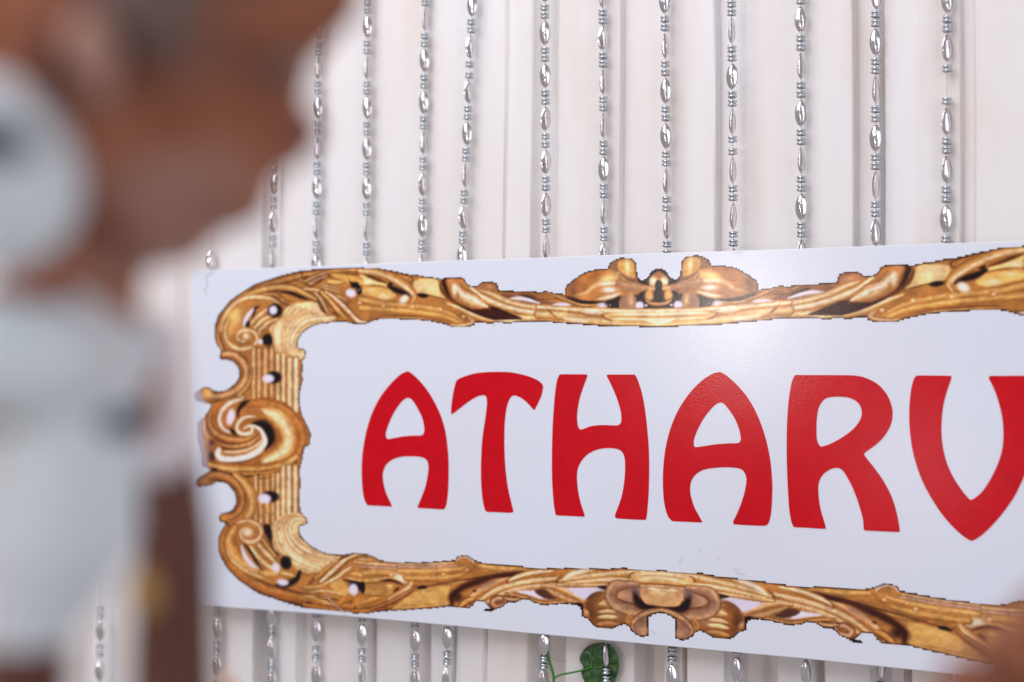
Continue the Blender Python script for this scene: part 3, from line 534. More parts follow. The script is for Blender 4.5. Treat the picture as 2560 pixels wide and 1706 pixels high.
    PF('G', [(700, 345), (780, 318), (900, 312), (1075, 316), (1075, 420), (860, 415), (720, 395)], S(222, 168, 92), n=2); H('G', [(740, 350), (880, 330), (1075, 335)], 26, CR, .8, taper=(.2, 1)); H('G', [(760, 395), (900, 370), (1075, 375)], 30, S(246, 226, 180), .8, taper=(.2, 1)); D('G', [(700, 355), (860, 352), (1075, 354)], 9, S(170, 100, 45), .8, taper=(.2, 1))
    D('G', [(750, 312), (690, 335), (675, 362), (705, 380)], 16, S(120, 66, 26)); D('G', [(400, 415), (650, 430), (1075, 440)], 14, S(130, 72, 30), .9, taper=(.2, 1))
    PF('G', [(60, 470), (480, 478), (440, 500), (330, 530), (245, 590), (160, 545)], S(206, 200, 216), n=1)
    D('G', [(370, 462), (460, 470), (560, 475)], 46, K_, 1, taper=(.3, .8)); D('G', [(460, 480), (480, 530), (490, 600)], 70, K_, 1, taper=(.8, .4)); D('G', [(250, 590), (330, 530), (430, 500)], 20, S(70, 35, 25), .9)
    D('G', [(130, 635), (210, 640), (215, 740)], 40, S(40, 22, 20), 1, taper=(.3, .6))
    PF('G', [(245, 640), (290, 560), (380, 515), (470, 520), (520, 600), (640, 660), (680, 740), (640, 820), (560, 845), (480, 870), (400, 865), (330, 820), (290, 750), (250, 700)], S(112, 60, 26), n=3)
    E('G', 480, 690, 130, 150, S(184, 116, 52), .95, 2.2)
    for y, rx, cc, w in ((545, 70, S(206, 130, 64), 26), (620, 90, S(240, 200, 130), 44), (700, 95, S(232, 190, 130), 30), (750, 100, S(246, 214, 150), 44), (820, 110, S(220, 150, 76), 30)):
        H('G', [(470-rx, y+10), (475, y-6), (470+rx, y+10)], w, cc, .9)
    for y in (670, 725, 785): D('G', [(330, y+14), (450, y), (580, y+16)], 14, S(100, 50, 20), .85)
    E('G', 300, 700, 40, 90, S(96, 52, 26), .7, 2.5); E('G', 600, 730, 50, 60, S(150, 100, 66), .8, 2.5); E('G', 257, 705, 34, 18, S(222, 150, 92), .95, 3, -.8)
    PF('G', [(560, 450), (760, 450), (1075, 480), (1075, 690), (700, 670), (560, 620), (510, 540)], S(158, 110, 80), n=2)
    E('G', 620, 560, 90, 60, S(184, 130, 88), .8, 2, -.5)
    R('G', [(760, 440), (640, 440), (540, 460), (500, 520), (505, 580), (570, 640), (700, 680), (850, 700), (1075, 700)], 110, edge=S(110, 64, 38), mid=S(160, 112, 82), hi=S(216, 158, 104), off=-.5, hl=.8, taper=(.4, .9))
    R('G', [(760, 700), (860, 690), (960, 690), (1075, 695)], 50, edge=BR, mid=S(190, 130, 74), hi=LG, off=0, taper=(.3, 1))
    D('G', [(735, 520), (765, 600), (850, 648), (1075, 660)], 110, S(34, 17, 16), 1, taper=(.5, 1)); E('G', 740, 500, 60, 34, S(110, 84, 84), .8, 3, -.4)
    PF('G', [(800, 490), (850, 470), (930, 475), (1005, 540), (1075, 500), (1075, 645), (880, 635), (820, 600), (790, 540)], S(206, 150, 92), n=3); H('G', [(850, 475), (930, 485), (1005, 545)], 26, S(240, 208, 160), .9); H('G', [(800, 560), (850, 620), (1000, 642)], 18, S(205, 145, 84), .9); E('G', 840, 510, 40, 34, S(150, 98, 62), .7, 2)
    PF('G', [(1005, 480), (1005, 540), (940, 480), (960, 470)], S(222, 176, 116), n=1)
    PF('G', [(700, 790), (760, 740), (860, 730), (868, 850), (868, 935), (790, 940), (740, 915), (690, 850)], S(150, 104, 78), n=2); R('G', [(1075, 690), (930, 700), (820, 730), (735, 790), (710, 850), (740, 900)], 56, edge=S(110, 60, 30), mid=S(176, 120, 78), hi=S(222, 166, 110), off=-.1, taper=(1, .3)); E('G', 830, 900, 40, 40, S(190, 134, 84), .8, 2); E('G', 790, 800, 36, 40, S(120, 84, 66), .7, 2)
    for x in (0, 22, 42): D('G', [(730-x, 700), (680-x, 770), (665-x*.6, 830)], 12, S(176, 104, 44) if x != 22 else S(226, 160, 80), .9)
    D('G', [(866, 755), (864, 860)], 28, K_, 1, taper=(.8, .6))
    # ---------- finish: dark rim, pixel-stepped edge ----------
    m = c.mask
    mp = m.copy(); mp[:, -12:] = mp[:, -13:-12]
    inner = blur(mp, 13); rim = np.clip((0.90-inner)/0.27, 0, 1)
    gray = (np.abs(c.col-GRAY).sum(2) < 0.02) & (m > 0)
    gsoft = blur(gray.astype(float), 2)
    rimc = np.where(gsoft[..., None] > .4, GRAY, S(34, 20, 20))
    a = (rim*0.9*(m > 0))[..., None]
    col = c.col*(1-a)+rimc*a
    # slightly blurred, like an enlarged low resolution picture
    w = blur((m > 0).astype(float), 1)[..., None]
    col = np.where(w > 0.02, blur(col*(m > 0)[..., None], 1)/np.maximum(w, .02), col)
    # step the outline in 1.6 mm print pixels
    st = 2
    mm = m.copy()
    hz, hx = (m.shape[0]//st)*st, (m.shape[1]//st)*st
    blk = blur(m, 4)[:hz, :hx].reshape(hz//st, st, hx//st, st).mean((1, 3)) > 0.5
    mm[:hz, :hx] = np.repeat(np.repeat(blk, st, 0), st, 1)
    add = (mm > 0) & (m <= 0)
    col[add] = np.where(gsoft[add][:, None] > .15, GRAY, S(52, 32, 28))
    # mirror into the whole width (the bottom ornament's axis lies a little right of the top one's)
    full = np.zeros((c.nz, c.nx*2+40, 3)); fm = np.zeros((c.nz, c.nx*2+40))
    for rows, xc in ((slice(0, c.nz//2), xc_bot), (slice(c.nz//2, c.nz), xc_top)):
        k = int(round((xc-c.x0)/CELL))
        full[rows, :k] = col[rows, :k]; full[rows, k:2*k] = col[rows, :k][:, ::-1]
        fm[rows, :k] = mm[rows, :k]; fm[rows, k:2*k] = mm[rows, :k][:, ::-1]
    r = np.random.RandomState(3).rand(c.nz//2+2, full.shape[1]//6+2)
    n = np.repeat(np.repeat(r, 2, 0), 6, 1)[:c.nz, :full.shape[1]]; n = blur(n, 5)
    r = np.random.RandomState(8).rand(c.nz//14+2, full.shape[1]//18+2)
    n2 = blur(np.repeat(np.repeat(r, 14, 0), 18, 1)[:c.nz, :full.shape[1]], 30)
    gold = np.clip((full[..., 0]-full[..., 2])*3, 0, 1)
    full = np.clip(full*(1+gold*(0.22*(n-.5)+0.2*(n2-.5)))[..., None], 0, 1)
    lum = full.mean(2, keepdims=True)
    full = np.clip(lum+(full-lum)*(1-.15*gold[..., None]), 0, 1)**(1-.10*gold[..., None])
    full = np.clip(.47+(full-.47)*1.22+.03, .03, 1)
    return c.x0, c.z0, XC, full, fm > 0
# ---------------- the sign ----------------
def film(n, l, b, extra=None):
    """the leathery lamination film over board, print and letters"""
    v = coords(n, l)
    t = n.new('ShaderNodeTexVoronoi'); t.feature = 'SMOOTH_F1'; t.inputs['Scale'].default_value = 620; l.new(v, t.inputs['Vector'])
    a = bump(n, l, b, t.outputs['Distance'], 0.30, 0.0002)
    f = ntex(n, l, v, 1100, 2); a = bump(n, l, b, f, 0.10, 0.00015, a)
    w_ = ntex(n, l, v, 9, 2); bump(n, l, b, w_, 0.10, 0.003, a)
m_board, n, l, b = mat('white_laminated_board', (.80, .80, .82), .185, 0, .36); film(n, l, b)
v = coords(n, l, (1, 1, 1)); f = ntex(n, l, v, 3.0, 3)
c0 = ramp(n, l, f, [(.3, (.79, .80, .88)), (.7, (.80, .835, .93))])
# small scuffs in the film
g = ntex(n, l, coords(n, l, (1, 1, 2.2)), 160, 2, .5); g2 = ntex(n, l, v, 22, 2)
sc = n.new('ShaderNodeMath'); sc.operation = 'MULTIPLY'; l.new(ramp(n, l, g, [(.70, (0, 0, 0)), (.76, (1, 1, 1))]), sc.inputs[0]); l.new(ramp(n, l, g2, [(.62, (0, 0, 0)), (.72, (1, 1, 1))]), sc.inputs[1])
l.new(mixc(n, l, sc.outputs[0], c0, (.30, .29, .33)), b.inputs['Base Color'])
m_edge, *_ = mat('foam_board_edge', (.86, .87, .88), .6)
m_red, n, l, b = mat('red_vinyl_letter', (.6, .0005, .009), .185, 0, .27); film(n, l, b)
f = ntex(n, l, coords(n, l), 60, 4); l.new(ramp(n, l, f, [(.35, (.60, .0003, .008)), (.65, (.66, .0006, .010))]), b.inputs['Base Color'])
m_print, n, l, b = mat('printed_carving', (.8, .5, .2), .185, 0, .36); film(n, l, b)
at_ = n.new('ShaderNodeVertexColor'); at_.layer_name = 'print'; l.new(at_.outputs[0], b.inputs['Base Color'])

X0, Z0, XC, PCOL, PMASK = paint()
def wp(xmm, zmm, y=0.0): return (xmm/1000, YS+y, 1.5+zmm/1000)
sign = empty('name_board', wp(XC, 0), label='white laminated board with red lettering inside a printed gold carved frame', category='sign')
top = P2S([(476, 677.5), (900, 660.6), (1400, 642.5), (1950, 623), (2560, 603)])
bot = P2S([(486, 1512), (800, 1536), (1150, 1566), (1500, 1601), (2000, 1645.5), (2400, 1688.5)])
XL = (top[0, 0]+bot[0, 0])/2; XR = 2*XC-XL
def edge_z(arr, x):
    return np.interp(x, list(arr[:, 0])+[XR], list(arr[:, 1])+[arr[-1, 1]])
xs = np.linspace(XL, XR, 90)
def leftx(t): return top[0, 0]*(1-t)+bot[0, 0]*t
verts = []; faces = []; TH = 0.0045; BV = 0.0007
rows = []
for x in xs:
    t_, b_ = edge_z(top, x), edge_z(bot, x)
    t_ += 0.25*math.sin(x*0.021); b_ += 0.3*math.sin(x*0.017+1)
    # ring round the section: front bottom, front top, bevel, back top, back bottom, bevel
    rows.append([wp(x, b_+.7), wp(x, t_-.7), wp(x, t_, BV), wp(x, t_, TH), wp(x, b_, TH), wp(x, b_, BV)])
for r in rows: verts += r
for i in range(len(rows)-1):
    for k in range(6):
        a_, b2 = i*6+k, i*6+(k+1) % 6
        faces.append((a_, b2, b2+6, a_+6))
faces.append(tuple(range(5, -1, -1))); faces.append(tuple(range(len(verts)-6, len(verts))))
board = link_mesh('board', verts, faces, (m_board, m_edge), sign, smooth=False)
for p in board.data.polygons:
    if max(board.data.vertices[k].co.y for k in p.vertices) > min(v_.co.y for v_ in board.data.vertices)+BV*.5: p.material_index = 1
# print: one vertex per printed dot, only where there is ink
H_, W_ = PMASK.shape
idx = -np.ones((H_+1, W_+1), int)
need = np.zeros((H_+1, W_+1), bool)
need[:-1, :-1] |= PMASK; need[1:, :-1] |= PMASK; need[:-1, 1:] |= PMASK; need[1:, 1:] |= PMASK
jj, ii = np.nonzero(need); idx[jj, ii] = np.arange(len(jj))
vx = (X0+(ii-.5)*CELL)/1000; vz = 1.5+(Z0+(jj-.5)*CELL)/1000
co = np.stack([vx, np.full(len(vx), YS-0.0002), vz], 1)
# vertex colour = mean of the inked cells round it
acc = np.zeros((H_+1, W_+1, 3)); cnt = np.zeros((H_+1, W_+1))
pm = PMASK.astype(float)
for dj in (0, 1):
    for di in (0, 1):
        acc[dj:dj+H_, di:di+W_] += PCOL*pm[..., None]; cnt[dj:dj+H_, di:di+W_] += pm
vc = (acc/np.maximum(cnt, 1)[..., None])[jj, ii]
lin = np.where(vc <= .04045, vc/12.92, ((vc+.055)/1.055)**2.4)
lin = np.clip(lin*np.array(PRINT_GAIN), 0, .92)
fj, fi = np.nonzero(PMASK)
quads = np.stack([idx[fj, fi], idx[fj, fi+1], idx[fj+1, fi+1], idx[fj+1, fi]], 1).astype(np.int32)
me = bpy.data.meshes.new('printed_carved_frame')
me.vertices.add(len(co)); me.vertices.foreach_set('co', co.astype(np.float32).ravel())
me.loops.add(quads.size); me.loops.foreach_set('vertex_index', quads.ravel())
me.polygons.add(len(quads)); me.polygons.foreach_set('loop_start', np.arange(0, quads.size, 4, dtype=np.int32))
me.update(calc_edges=True)
ca = me.color_attributes.new('print', 'FLOAT_COLOR', 'POINT')
ca.data.foreach_set('color', np.concatenate([lin, np.ones((len(lin), 1))], 1).astype(np.float32).ravel())
me.materials.append(m_print)
po = bpy.data.objects.new('printed_frame', me); C.objects.link(po); po.parent = sign; po.matrix_parent_inverse = sign.matrix_world.inverted()

# clear plastic ties and a few scuffs
def strand(name, pts, r, m):
    pts = [at(x, y, YS-.0016) for x, y in spline(np.array(pts, float), 5)]
    vs = []; fs = []
    for k, p in enumerate(pts):
        d = Vector(tuple(pts[min(k+1, len(pts)-1)]-pts[max(k-1, 0)])).normalized(); a_ = d.cross(Vector((0, 1, .01))).normalized(); c_ = d.cross(a_)
        for j in range(6): vs.append(tuple(Vector(tuple(p))+a_*(r*math.cos(j*math.pi/3))+c_*(r*math.sin(j*math.pi/3))))
        if k:
            for j in range(6): fs.append(((k-1)*6+j, (k-1)*6+(j+1) % 6, k*6+(j+1) % 6, k*6+j))
    return link_mesh(name, vs, fs, (m,), sign)
m_tie, n, l, b = mat('clear_tie', (.95, .95, .97), .15, 0, .6); b.inputs['Transmission Weight'].default_value = .7
m_scuff, *_ = mat('scuff', (.34, .32, .37), .7)
strand('tie', [(531, 652), (522, 664), (536, 676), (516, 690), (518, 712), (512, 726), (518, 738)], .00042, m_tie)
strand('tie', [(815, 1486), (835, 1512), (852, 1524), (868, 1540)], .00042, m_tie)
for pts in ([(1748, 1370), (1752, 1376), (1750, 1381)], [(1707, 1394), (1700, 1403), (1693, 1410)], [(1796, 1397), (1799, 1400), (1797, 1402)], [(1838, 1432), (1850, 1434), (1862, 1437)], [(1834, 1419), (1842, 1424), (1848, 1427)], [(1626, 1576), (1632, 1580), (1638, 1586)], [(1836, 634), (1846, 632), (1856, 630)], [(1495, 1585), (1496, 1590)]):
    strand('scuff', pts, .00014, m_scuff)

LZ = {1: (860, 860, 2.941), 2: (1640, 860, 2.5576)}
def lp(k, pts, n=6):
    ox, oy, s = LZ[k]; p = np.asarray(pts, float)
    q = spline(p, n, True)
    return P2S(np.stack([ox+q[:, 0]/s, oy+q[:, 1]/s], 1))
LETTERS = [
 (1, 'A', [[(455, 206), (467, 203), (482, 207), (530, 245), (597, 320), (657, 412), (709, 522), (745, 640), (764, 780), (770, 900), (768, 1030), (762, 1120), (752, 1185), (740, 1210), (722, 1217), (640, 1212), (552, 1207), (543, 1197), (550, 1178), (570, 1130), (600, 1045), (617, 960), (621, 895), (606, 852), (564, 832), (500, 827), (430, 830), (362, 849), (312, 888), (288, 945), (289, 1010), (308, 1090), (334, 1150), (352, 1190), (344, 1196), (260, 1191), (182, 1187), (165, 1175), (148, 1135), (136, 1060), (131, 960), (133, 850), (146, 740), (175, 605), (215, 492), (270, 388), (340, 298), (410, 230)], [(472, 398), (490, 404), (515, 430), (550, 490), (577, 550), (590, 610), (589, 650), (575, 670), (550, 674), (500, 675), (420, 683), (335, 699), (315, 693), (308, 670), (312, 640), (335, 575), (370, 503), (415, 437), (450, 404)]]),
 (1, 'T', [[(1130, 206), (1230, 210), (1335, 232), (1415, 262), (1455, 293), (1464, 315), (1462, 335), (1448, 390), (1405, 480), (1398, 486), (1390, 480), (1350, 435), (1300, 396), (1255, 380), (1228, 392), (1203, 445), (1187, 530), (1180, 640), (1180, 780), (1189, 930), (1208, 1070), (1243, 1218), (1241, 1234), (1228, 1242), (1150, 1239), (1065, 1236), (1050, 1233), (1034, 1210), (1018, 1130), (1008, 980), (1010, 820), (1020, 680), (1038, 560), (1051, 450), (1049, 395), (1040, 382), (1022, 378), (980, 388), (920, 423), (860, 468), (803, 513), (794, 515), (788, 505), (792, 440), (808, 340), (826, 275), (838, 262), (875, 244), (960, 218), (1050, 208)]]),
 (1, 'H', [[(1600, 224), (1690, 224), (1780, 225), (1788, 233), (1785, 250), (1760, 318), (1731, 410), (1715, 510), (1716, 580), (1726, 618), (1742, 630), (1765, 624), (1820, 605), (1900, 597), (1990, 600), (2020, 596), (2037, 578), (2040, 545), (2034, 490), (2005, 395), (1962, 295), (1934, 240), (1936, 229), (1950, 226), (2040, 226), (2128, 226), (2142, 232), (2158, 262), (2190, 360), (2214, 490), (2233, 660), (2243, 820), (2243, 1000), (2238, 1130), (2229, 1240), (2222, 1284), (2210, 1294), (2110, 1290), (2015, 1284), (1998, 1277), (1993, 1262), (2000, 1240), (2025, 1175), (2050, 1085), (2066, 960), (2066, 860), (2052, 805), (2015, 775), (1940, 766), (1855, 780), (1785, 818), (1735, 880), (1714, 950), (1718, 1055), (1738, 1160), (1768, 1255), (1767, 1267), (1755, 1270), (1660, 1266), (1568, 1260), (1557, 1250), (1545, 1190), (1535, 1080), (1530, 960), (1530, 800), (1535, 600), (1548, 410), (1563, 290), (1578, 240), (1586, 228)]]),
 (2, 'A', [[(395, 182), (407, 180), (420, 184), (455, 206), (520, 265), (590, 350), (650, 460), (700, 600), (730, 740), (743, 880), (742, 1000), (735, 1085), (722, 1140), (708, 1158), (688, 1163), (600, 1160), (508, 1154), (495, 1145), (497, 1130), (522, 1078), (557, 985), (577, 895), (574, 840), (545, 802), (480, 790), (400, 791), (310, 804), (252, 838), (222, 890), (221, 960), (242, 1035), (272, 1095), (292, 1132), (287, 1141), (200, 1138), (115, 1134), (95, 1125), (72, 1090), (52, 1010), (45, 900), (48, 780), (65, 650), (100, 522), (150, 412), (220, 310), (300, 230), (365, 190)], [(413, 376), (430, 380), (453, 403), (500, 470), (530, 540), (542, 598), (540, 620), (525, 634), (470, 636), (380, 643), (265, 660), (246, 655), (241, 635), (245, 605), (268, 545), (310, 470), (360, 408), (392, 381)]]),
 (2, 'R', [[(905, 199), (980, 200), (1100, 200), (1240, 201), (1270, 203), (1340, 217), (1418, 258), (1475, 322), (1505, 390), (1513, 455), (1500, 520), (1462, 588), (1410, 642), (1350, 686), (1333, 700), (1334, 712), (1352, 738), (1400, 798), (1460, 885), (1508, 980), (1538, 1075), (1553, 1150), (1558, 1192), (1550, 1203), (1450, 1199), (1348, 1194), (1330, 1188), (1327, 1165), (1322, 1115), (1300, 1035), (1262, 930), (1215, 840), (1190, 807), (1160, 793), (1112, 804), (1065, 840), (1040, 895), (1040, 970), (1052, 1055), (1072, 1125), (1084, 1168), (1078, 1182), (980, 1177), (890, 1172), (876, 1162), (862, 1120), (850, 1030), (841, 870), (836, 700), (838, 520), (848, 370), (864, 265), (880, 215), (892, 201)], [(1170, 338), (1235, 345), (1290, 375), (1315, 425), (1310, 475), (1275, 530), (1215, 582), (1130, 632), (1065, 656), (1045, 648), (1030, 615), (1026, 550), (1029, 470), (1042, 405), (1075, 357), (1115, 341)]]),
 (2, 'V', [[(1690, 202), (1780, 203), (1875, 204), (1888, 210), (1887, 228), (1860, 305), (1836, 405), (1825, 530), (1832, 640), (1856, 750), (1900, 850), (1955, 935), (2000, 988), (2016, 996), (2035, 988), (2080, 950), (2130, 880), (2180, 782), (2210, 690), (2221, 600), (2215, 480), (2190, 370), (2160, 285), (2130, 225), (2132, 209), (2145, 205), (2240, 205), (2335, 204), (2360, 212), (2385, 270), (2405, 350), (2416, 450), (2418, 540), (2408, 650), (2375, 790), (2330, 900), (2280, 995), (2195, 1110), (2110, 1200), (2050, 1246), (2020, 1258), (1992, 1248), (1935, 1205), (1860, 1128), (1780, 1018), (1700, 870), (1645, 700), (1622, 540), (1620, 420), (1630, 300), (1648, 228), (1665, 206)]]),
]
for k, name, loops in LETTERS:
    L = [lp(k, q) for q in loops]
    pts = np.vstack(L)
    tris = tessellate_polygon([[Vector((p[0], p[1], 0)) for p in q] for q in L])
    nv = len(pts)
    vs = [wp(p[0], p[1], -0.00045) for p in pts]+[wp(p[0], p[1], -0.0001) for p in pts]
    fs = [tuple(t) for t in tris]
    fixed = []
    for t in fs:
        a_, b2, c2 = (pts[i] for i in t)
        s_ = (b2[0]-a_[0])*(c2[1]-a_[1])-(b2[1]-a_[1])*(c2[0]-a_[0])
        fixed.append(t if s_ > 0 else t[::-1])
    o = 0
    for q in L:
        m_ = len(q)
        fixed += [(o+i, o+i+nv, o+(i+1) % m_+nv, o+(i+1) % m_) for i in range(m_)]; o += m_
    link_mesh('letter', vs, fixed, (m_red,), sign, smooth=False)['label'] = 'red printed letter '+name
# ---------------- the pleated cloth behind ----------------
m_cloth, n, l, b = mat('cream_satin_cloth', (.74, .69, .66), .62, 0, .25)
b.inputs['Sheen Weight'].default_value = .25; b.inputs['Sheen Roughness'].default_value = .4
v = coords(n, l, (1, 1, .22)); f = ntex(n, l, v, 14, 3); v2 = coords(n, l, (1, 1, .35)); f2 = ntex(n, l, v2, 5.5, 2)
c1 = ramp(n, l, f, [(.36, (.88, .84, .825)), (.52, (.90, .87, .86)), (.66, (.87, .76, .69))])
c2 = ramp(n, l, f2, [(.38, (.90, .875, .875)), (.62, (.85, .765, .71))])
l.new(mixc(n, l, .5, c1, c2), b.inputs['Base Color'])
wv = n.new('ShaderNodeTexWave'); wv.wave_type = 'BANDS'; wv.bands_direction = 'X'; wv.inputs['Scale'].default_value = 420; wv.inputs['Distortion'].default_value = .6; l.new(coords(n, l), wv.inputs['Vector'])
wh = n.new('ShaderNodeTexWave'); wh.wave_type = 'BANDS'; wh.bands_direction = 'Z'; wh.inputs['Scale'].default_value = 420; wh.inputs['Distortion'].default_value = .6; l.new(coords(n, l), wh.inputs['Vector'])
ad = n.new('ShaderNodeMath'); ad.operation = 'ADD'; l.new(wv.outputs['Fac'], ad.inputs[0]); l.new(wh.outputs['Fac'], ad.inputs[1])
q = bump(n, l, b, ad.outputs[0], .25, .0005)
q = bump(n, l, b, ntex(n, l, coords(n, l, (1, 1, .07)), 70, 3), .40, .0016, q)
q = bump(n, l, b, ntex(n, l, coords(n, l, (1, 1, .16)), 24, 3), .35, .005, q)
# (photo x, depth in mm) at the top and under the sign; steep pairs are the folded edges of pleats
def prof(kn):
    return np.array([at(x, 600, 0.0)[0] for x, _ in kn]), np.array([d for _, d in kn], float)
TOP = [(-700, 4), (-500, 0), (-480, 12), (-300, 2), (-280, 14), (-60, 2), (-40, 14), (180, 2), (200, 13), (330, 3), (440, 0), (462, 10), (478, 10), (486, 1), (600, 0), (655, 1), (661, 15), (700, 16), (703, 1), (880, 0), (955, 2), (990, 4), (1090, 0), (1180, 2), (1258, 0), (1261, 4), (1300, 3), (1325, 1), (1342, 11), (1385, 13), (1392, -1), (1460, -2), (1549, 0), (1551, 10), (1600, 9), (1680, 3), (1700, 4), (1793, 0), (1795, 12), (1850, 10), (1930, 4), (2000, 2), (2080, 0), (2137, 1), (2140, 13), (2195, 14), (2204, 28), (2212, 29), (2216, -1), (2300, -3), (2401, 0), (2403, 10), (2432, 7), (2438, 9), (2455, 6), (2560, 3), (2760, 0), (2770, 14), (2850, 3), (3000, 0), (3010, 13), (3200, 0), (3500, 10)]
BOT = [(-700, 4), (-500, 0), (-480, 12), (-300, 2), (-280, 14), (-60, 2), (-40, 14), (180, 2), (200, 13), (330, 3), (440, 0), (455, 8), (475, 8), (484, 0), (545, 0), (630, 0), (636, 15), (665, 16), (672, 0), (740, 0), (750, 7), (775, 8), (782, 0), (880, 0), (925, 2), (932, 9), (943, 1), (1030, 0), (1068, 10), (1080, 1), (1135, 1), (1140, 5), (1146, 0), (1213, 0), (1216, 6), (1222, 0), (1320, 0), (1337, 5), (1340, 15), (1405, 16), (1412, 0), (1575, 0), (1578, 17), (1640, 18), (1650, 2), (1695, 1), (1699, 16), (1705, 16), (1709, 0), (1803, 0), (1806, 20), (1915, 21), (1928, 3), (2015, 1), (2021, 14), (2040, 14), (2046, 1), (2163, 1), (2166, 20), (2228, 20), (2233, 32), (2262, 32), (2267, 1), (2440, 0), (2448, 9), (2560, 5), (2760, 0), (2770, 14), (2850, 3), (3000, 0), (3010, 13), (3200, 0), (3500, 10)]
tx, td = prof(TOP); bx, bd = prof(BOT)
zt_, zm1, zm2, zb_ = at(1505, -500, 0)[2], at(1505, 760, 0)[2], at(1505, 1460, 0)[2], at(1505, 2250, 0)[2]
base = np.arange(tx[0], tx[-1], 0.0022)
extra = np.concatenate([np.concatenate([kx, kx+.0005, kx-.0005]) for kx in (tx, bx)])
X = np.unique(np.round(np.concatenate([base, extra]), 5)); X = X[np.concatenate([[True], np.diff(X) > .0002])]
Z = np.linspace(zt_, zb_, 80)
vs = []
for z in Z:
    k = min(max((zm1-z)/(zm1-zm2), 0), 1); k = k*k*(3-2*k)
    up = (z-1.5)
    for x in X:
        # pleats lean a little with height
        shift = 0.004*math.sin(x*7.0)*up*2 + 0.0012*math.sin(z*9+x*3)
        d = np.interp(x+shift, tx, td)*(1-k)+np.interp(x+shift, bx, bd)*k
        d += 3.2*mnoise.noise(Vector((x*9, z*1.1, 0)))+1.3*mnoise.noise(Vector((x*22, z*2.2, 9)))+.5*mnoise.noise(Vector((x*38, z*3.5, 4)))
        d += 2.2*mnoise.noise(Vector((x*7+z*2.6, z*.9, 20)))
        vs.append((x, d*(1.2+1.3*k)/1000, z))
nX = len(X)
fs = [(j*nX+i, (j+1)*nX+i, (j+1)*nX+i+1, j*nX+i+1) for j in range(len(Z)-1) for i in range(nX-1)]
cur = link_mesh('curtain', vs, fs, (m_cloth,))
tag(cur, label='cream pleated cloth backdrop hanging behind the beaded strings and the sign', category='curtain')
# ---------------- strings of silver beads ----------------
m_bead, n, l, b = mat('silver_bead', (.80, .79, .82), .09, 1.0)
f = ntex(n, l, ocoords(n, l), 260, 3); l.new(ramp(n, l, f, [(.3, (.86, .83, .84)), (.7, (.76, .74, .75))]), b.inputs['Base Color'])
rr = n.new('ShaderNodeMapRange'); rr.inputs[3].default_value = .13; rr.inputs[4].default_value = .15; l.new(f, rr.inputs[0]); l.new(rr.outputs[0], b.inputs['Roughness'])
b.inputs['Specular Tint'].default_value = (.20, .17, .17, 1)
m_disc, n, l, b = mat('silver_disc_bead', (.66, .70, .74), .15, 1.0)
b.inputs['Specular Tint'].default_value = (.20, .17, .17, 1)
m_cord, *_ = mat('clear_cord', (.55, .53, .52), .4)
YB = -0.011
L_ = .0292
def twisted_bead():
    vs = []; fs = []; NS, NR = 30, 40
    for i in range(NS+1):
        t = i/NS; z = (t-.5)*L_
        u = min(max(t, .004), .996)
        r = (4*u*(1-u))**.56
        s_ = t*t*(3-2*t)
        g = .42-.80*s_                                   # the ridge winds across the face
        for j in range(NR):
            a = 2*math.pi*j/NR
            x = math.cos(a); front = math.sin(a) < 0
            gg = g if front else -g
            tent = (x+1)/(gg+1) if x < gg else (1-x)/(1-gg)
            yy = .45*abs(math.sin(a))+.62*min(tent, .93)*abs(math.sin(a))**.25
            yy -= .16*math.exp(-((x-gg)/.10)**2)*math.sin(math.pi*t)**.5
            px = .0068*r*x; py = (-1 if front else 1)*.0038*r*yy
            tw = (t-.5)*.35
            vs.append((px*math.cos(tw)-py*math.sin(tw), px*math.sin(tw)+py*math.cos(tw), z))
    for i in range(NS):
        for j in range(NR):
            fs.append((i*NR+j, i*NR+(j+1) % NR, (i+1)*NR+(j+1) % NR, (i+1)*NR+j))
    fs.append(tuple(reversed(range(NR)))); fs.append(tuple(range(NS*NR, NS*NR+NR)))
    return vs, fs
def lathe(pr, n=20):
    vs = []; fs = []
    for r, z in pr:
        for j in range(n): vs.append((r*math.cos(2*math.pi*j/n), r*math.sin(2*math.pi*j/n), z))
    for i in range(len(pr)-1):
        for j in range(n): fs.append((i*n+j, i*n+(j+1) % n, (i+1)*n+(j+1) % n, (i+1)*n+j))
    fs.append(tuple(reversed(range(n)))); fs.append(tuple(range((len(pr)-1)*n, len(pr)*n)))
    return vs, fs
def mesh_of(name, vf, m):
    me = bpy.data.meshes.new(name); me.from_pydata(vf[0], [], vf[1]); me.update()
    me.polygons.foreach_set('use_smooth', [True]*len(me.polygons)); me.materials.append(m); return me
me_bead = mesh_of('twisted_bead', twisted_bead(), m_bead)
me_disc = mesh_of('disc_bead', lathe([(.0012, -.0035), (.0042, -.0034), (.0050, -.0029), (.0053, -.0021), (.0050, -.0013), (.0038, -.0006), (.0035, 0), (.0038, .0006), (.0050, .0013), (.0053, .0021), (.0050, .0029), (.0042, .0034), (.0012, .0035)], 28), m_disc)
W, N_, MM = 0.0, 1.32, .75        # how far a bead is turned: broad side, edge, between
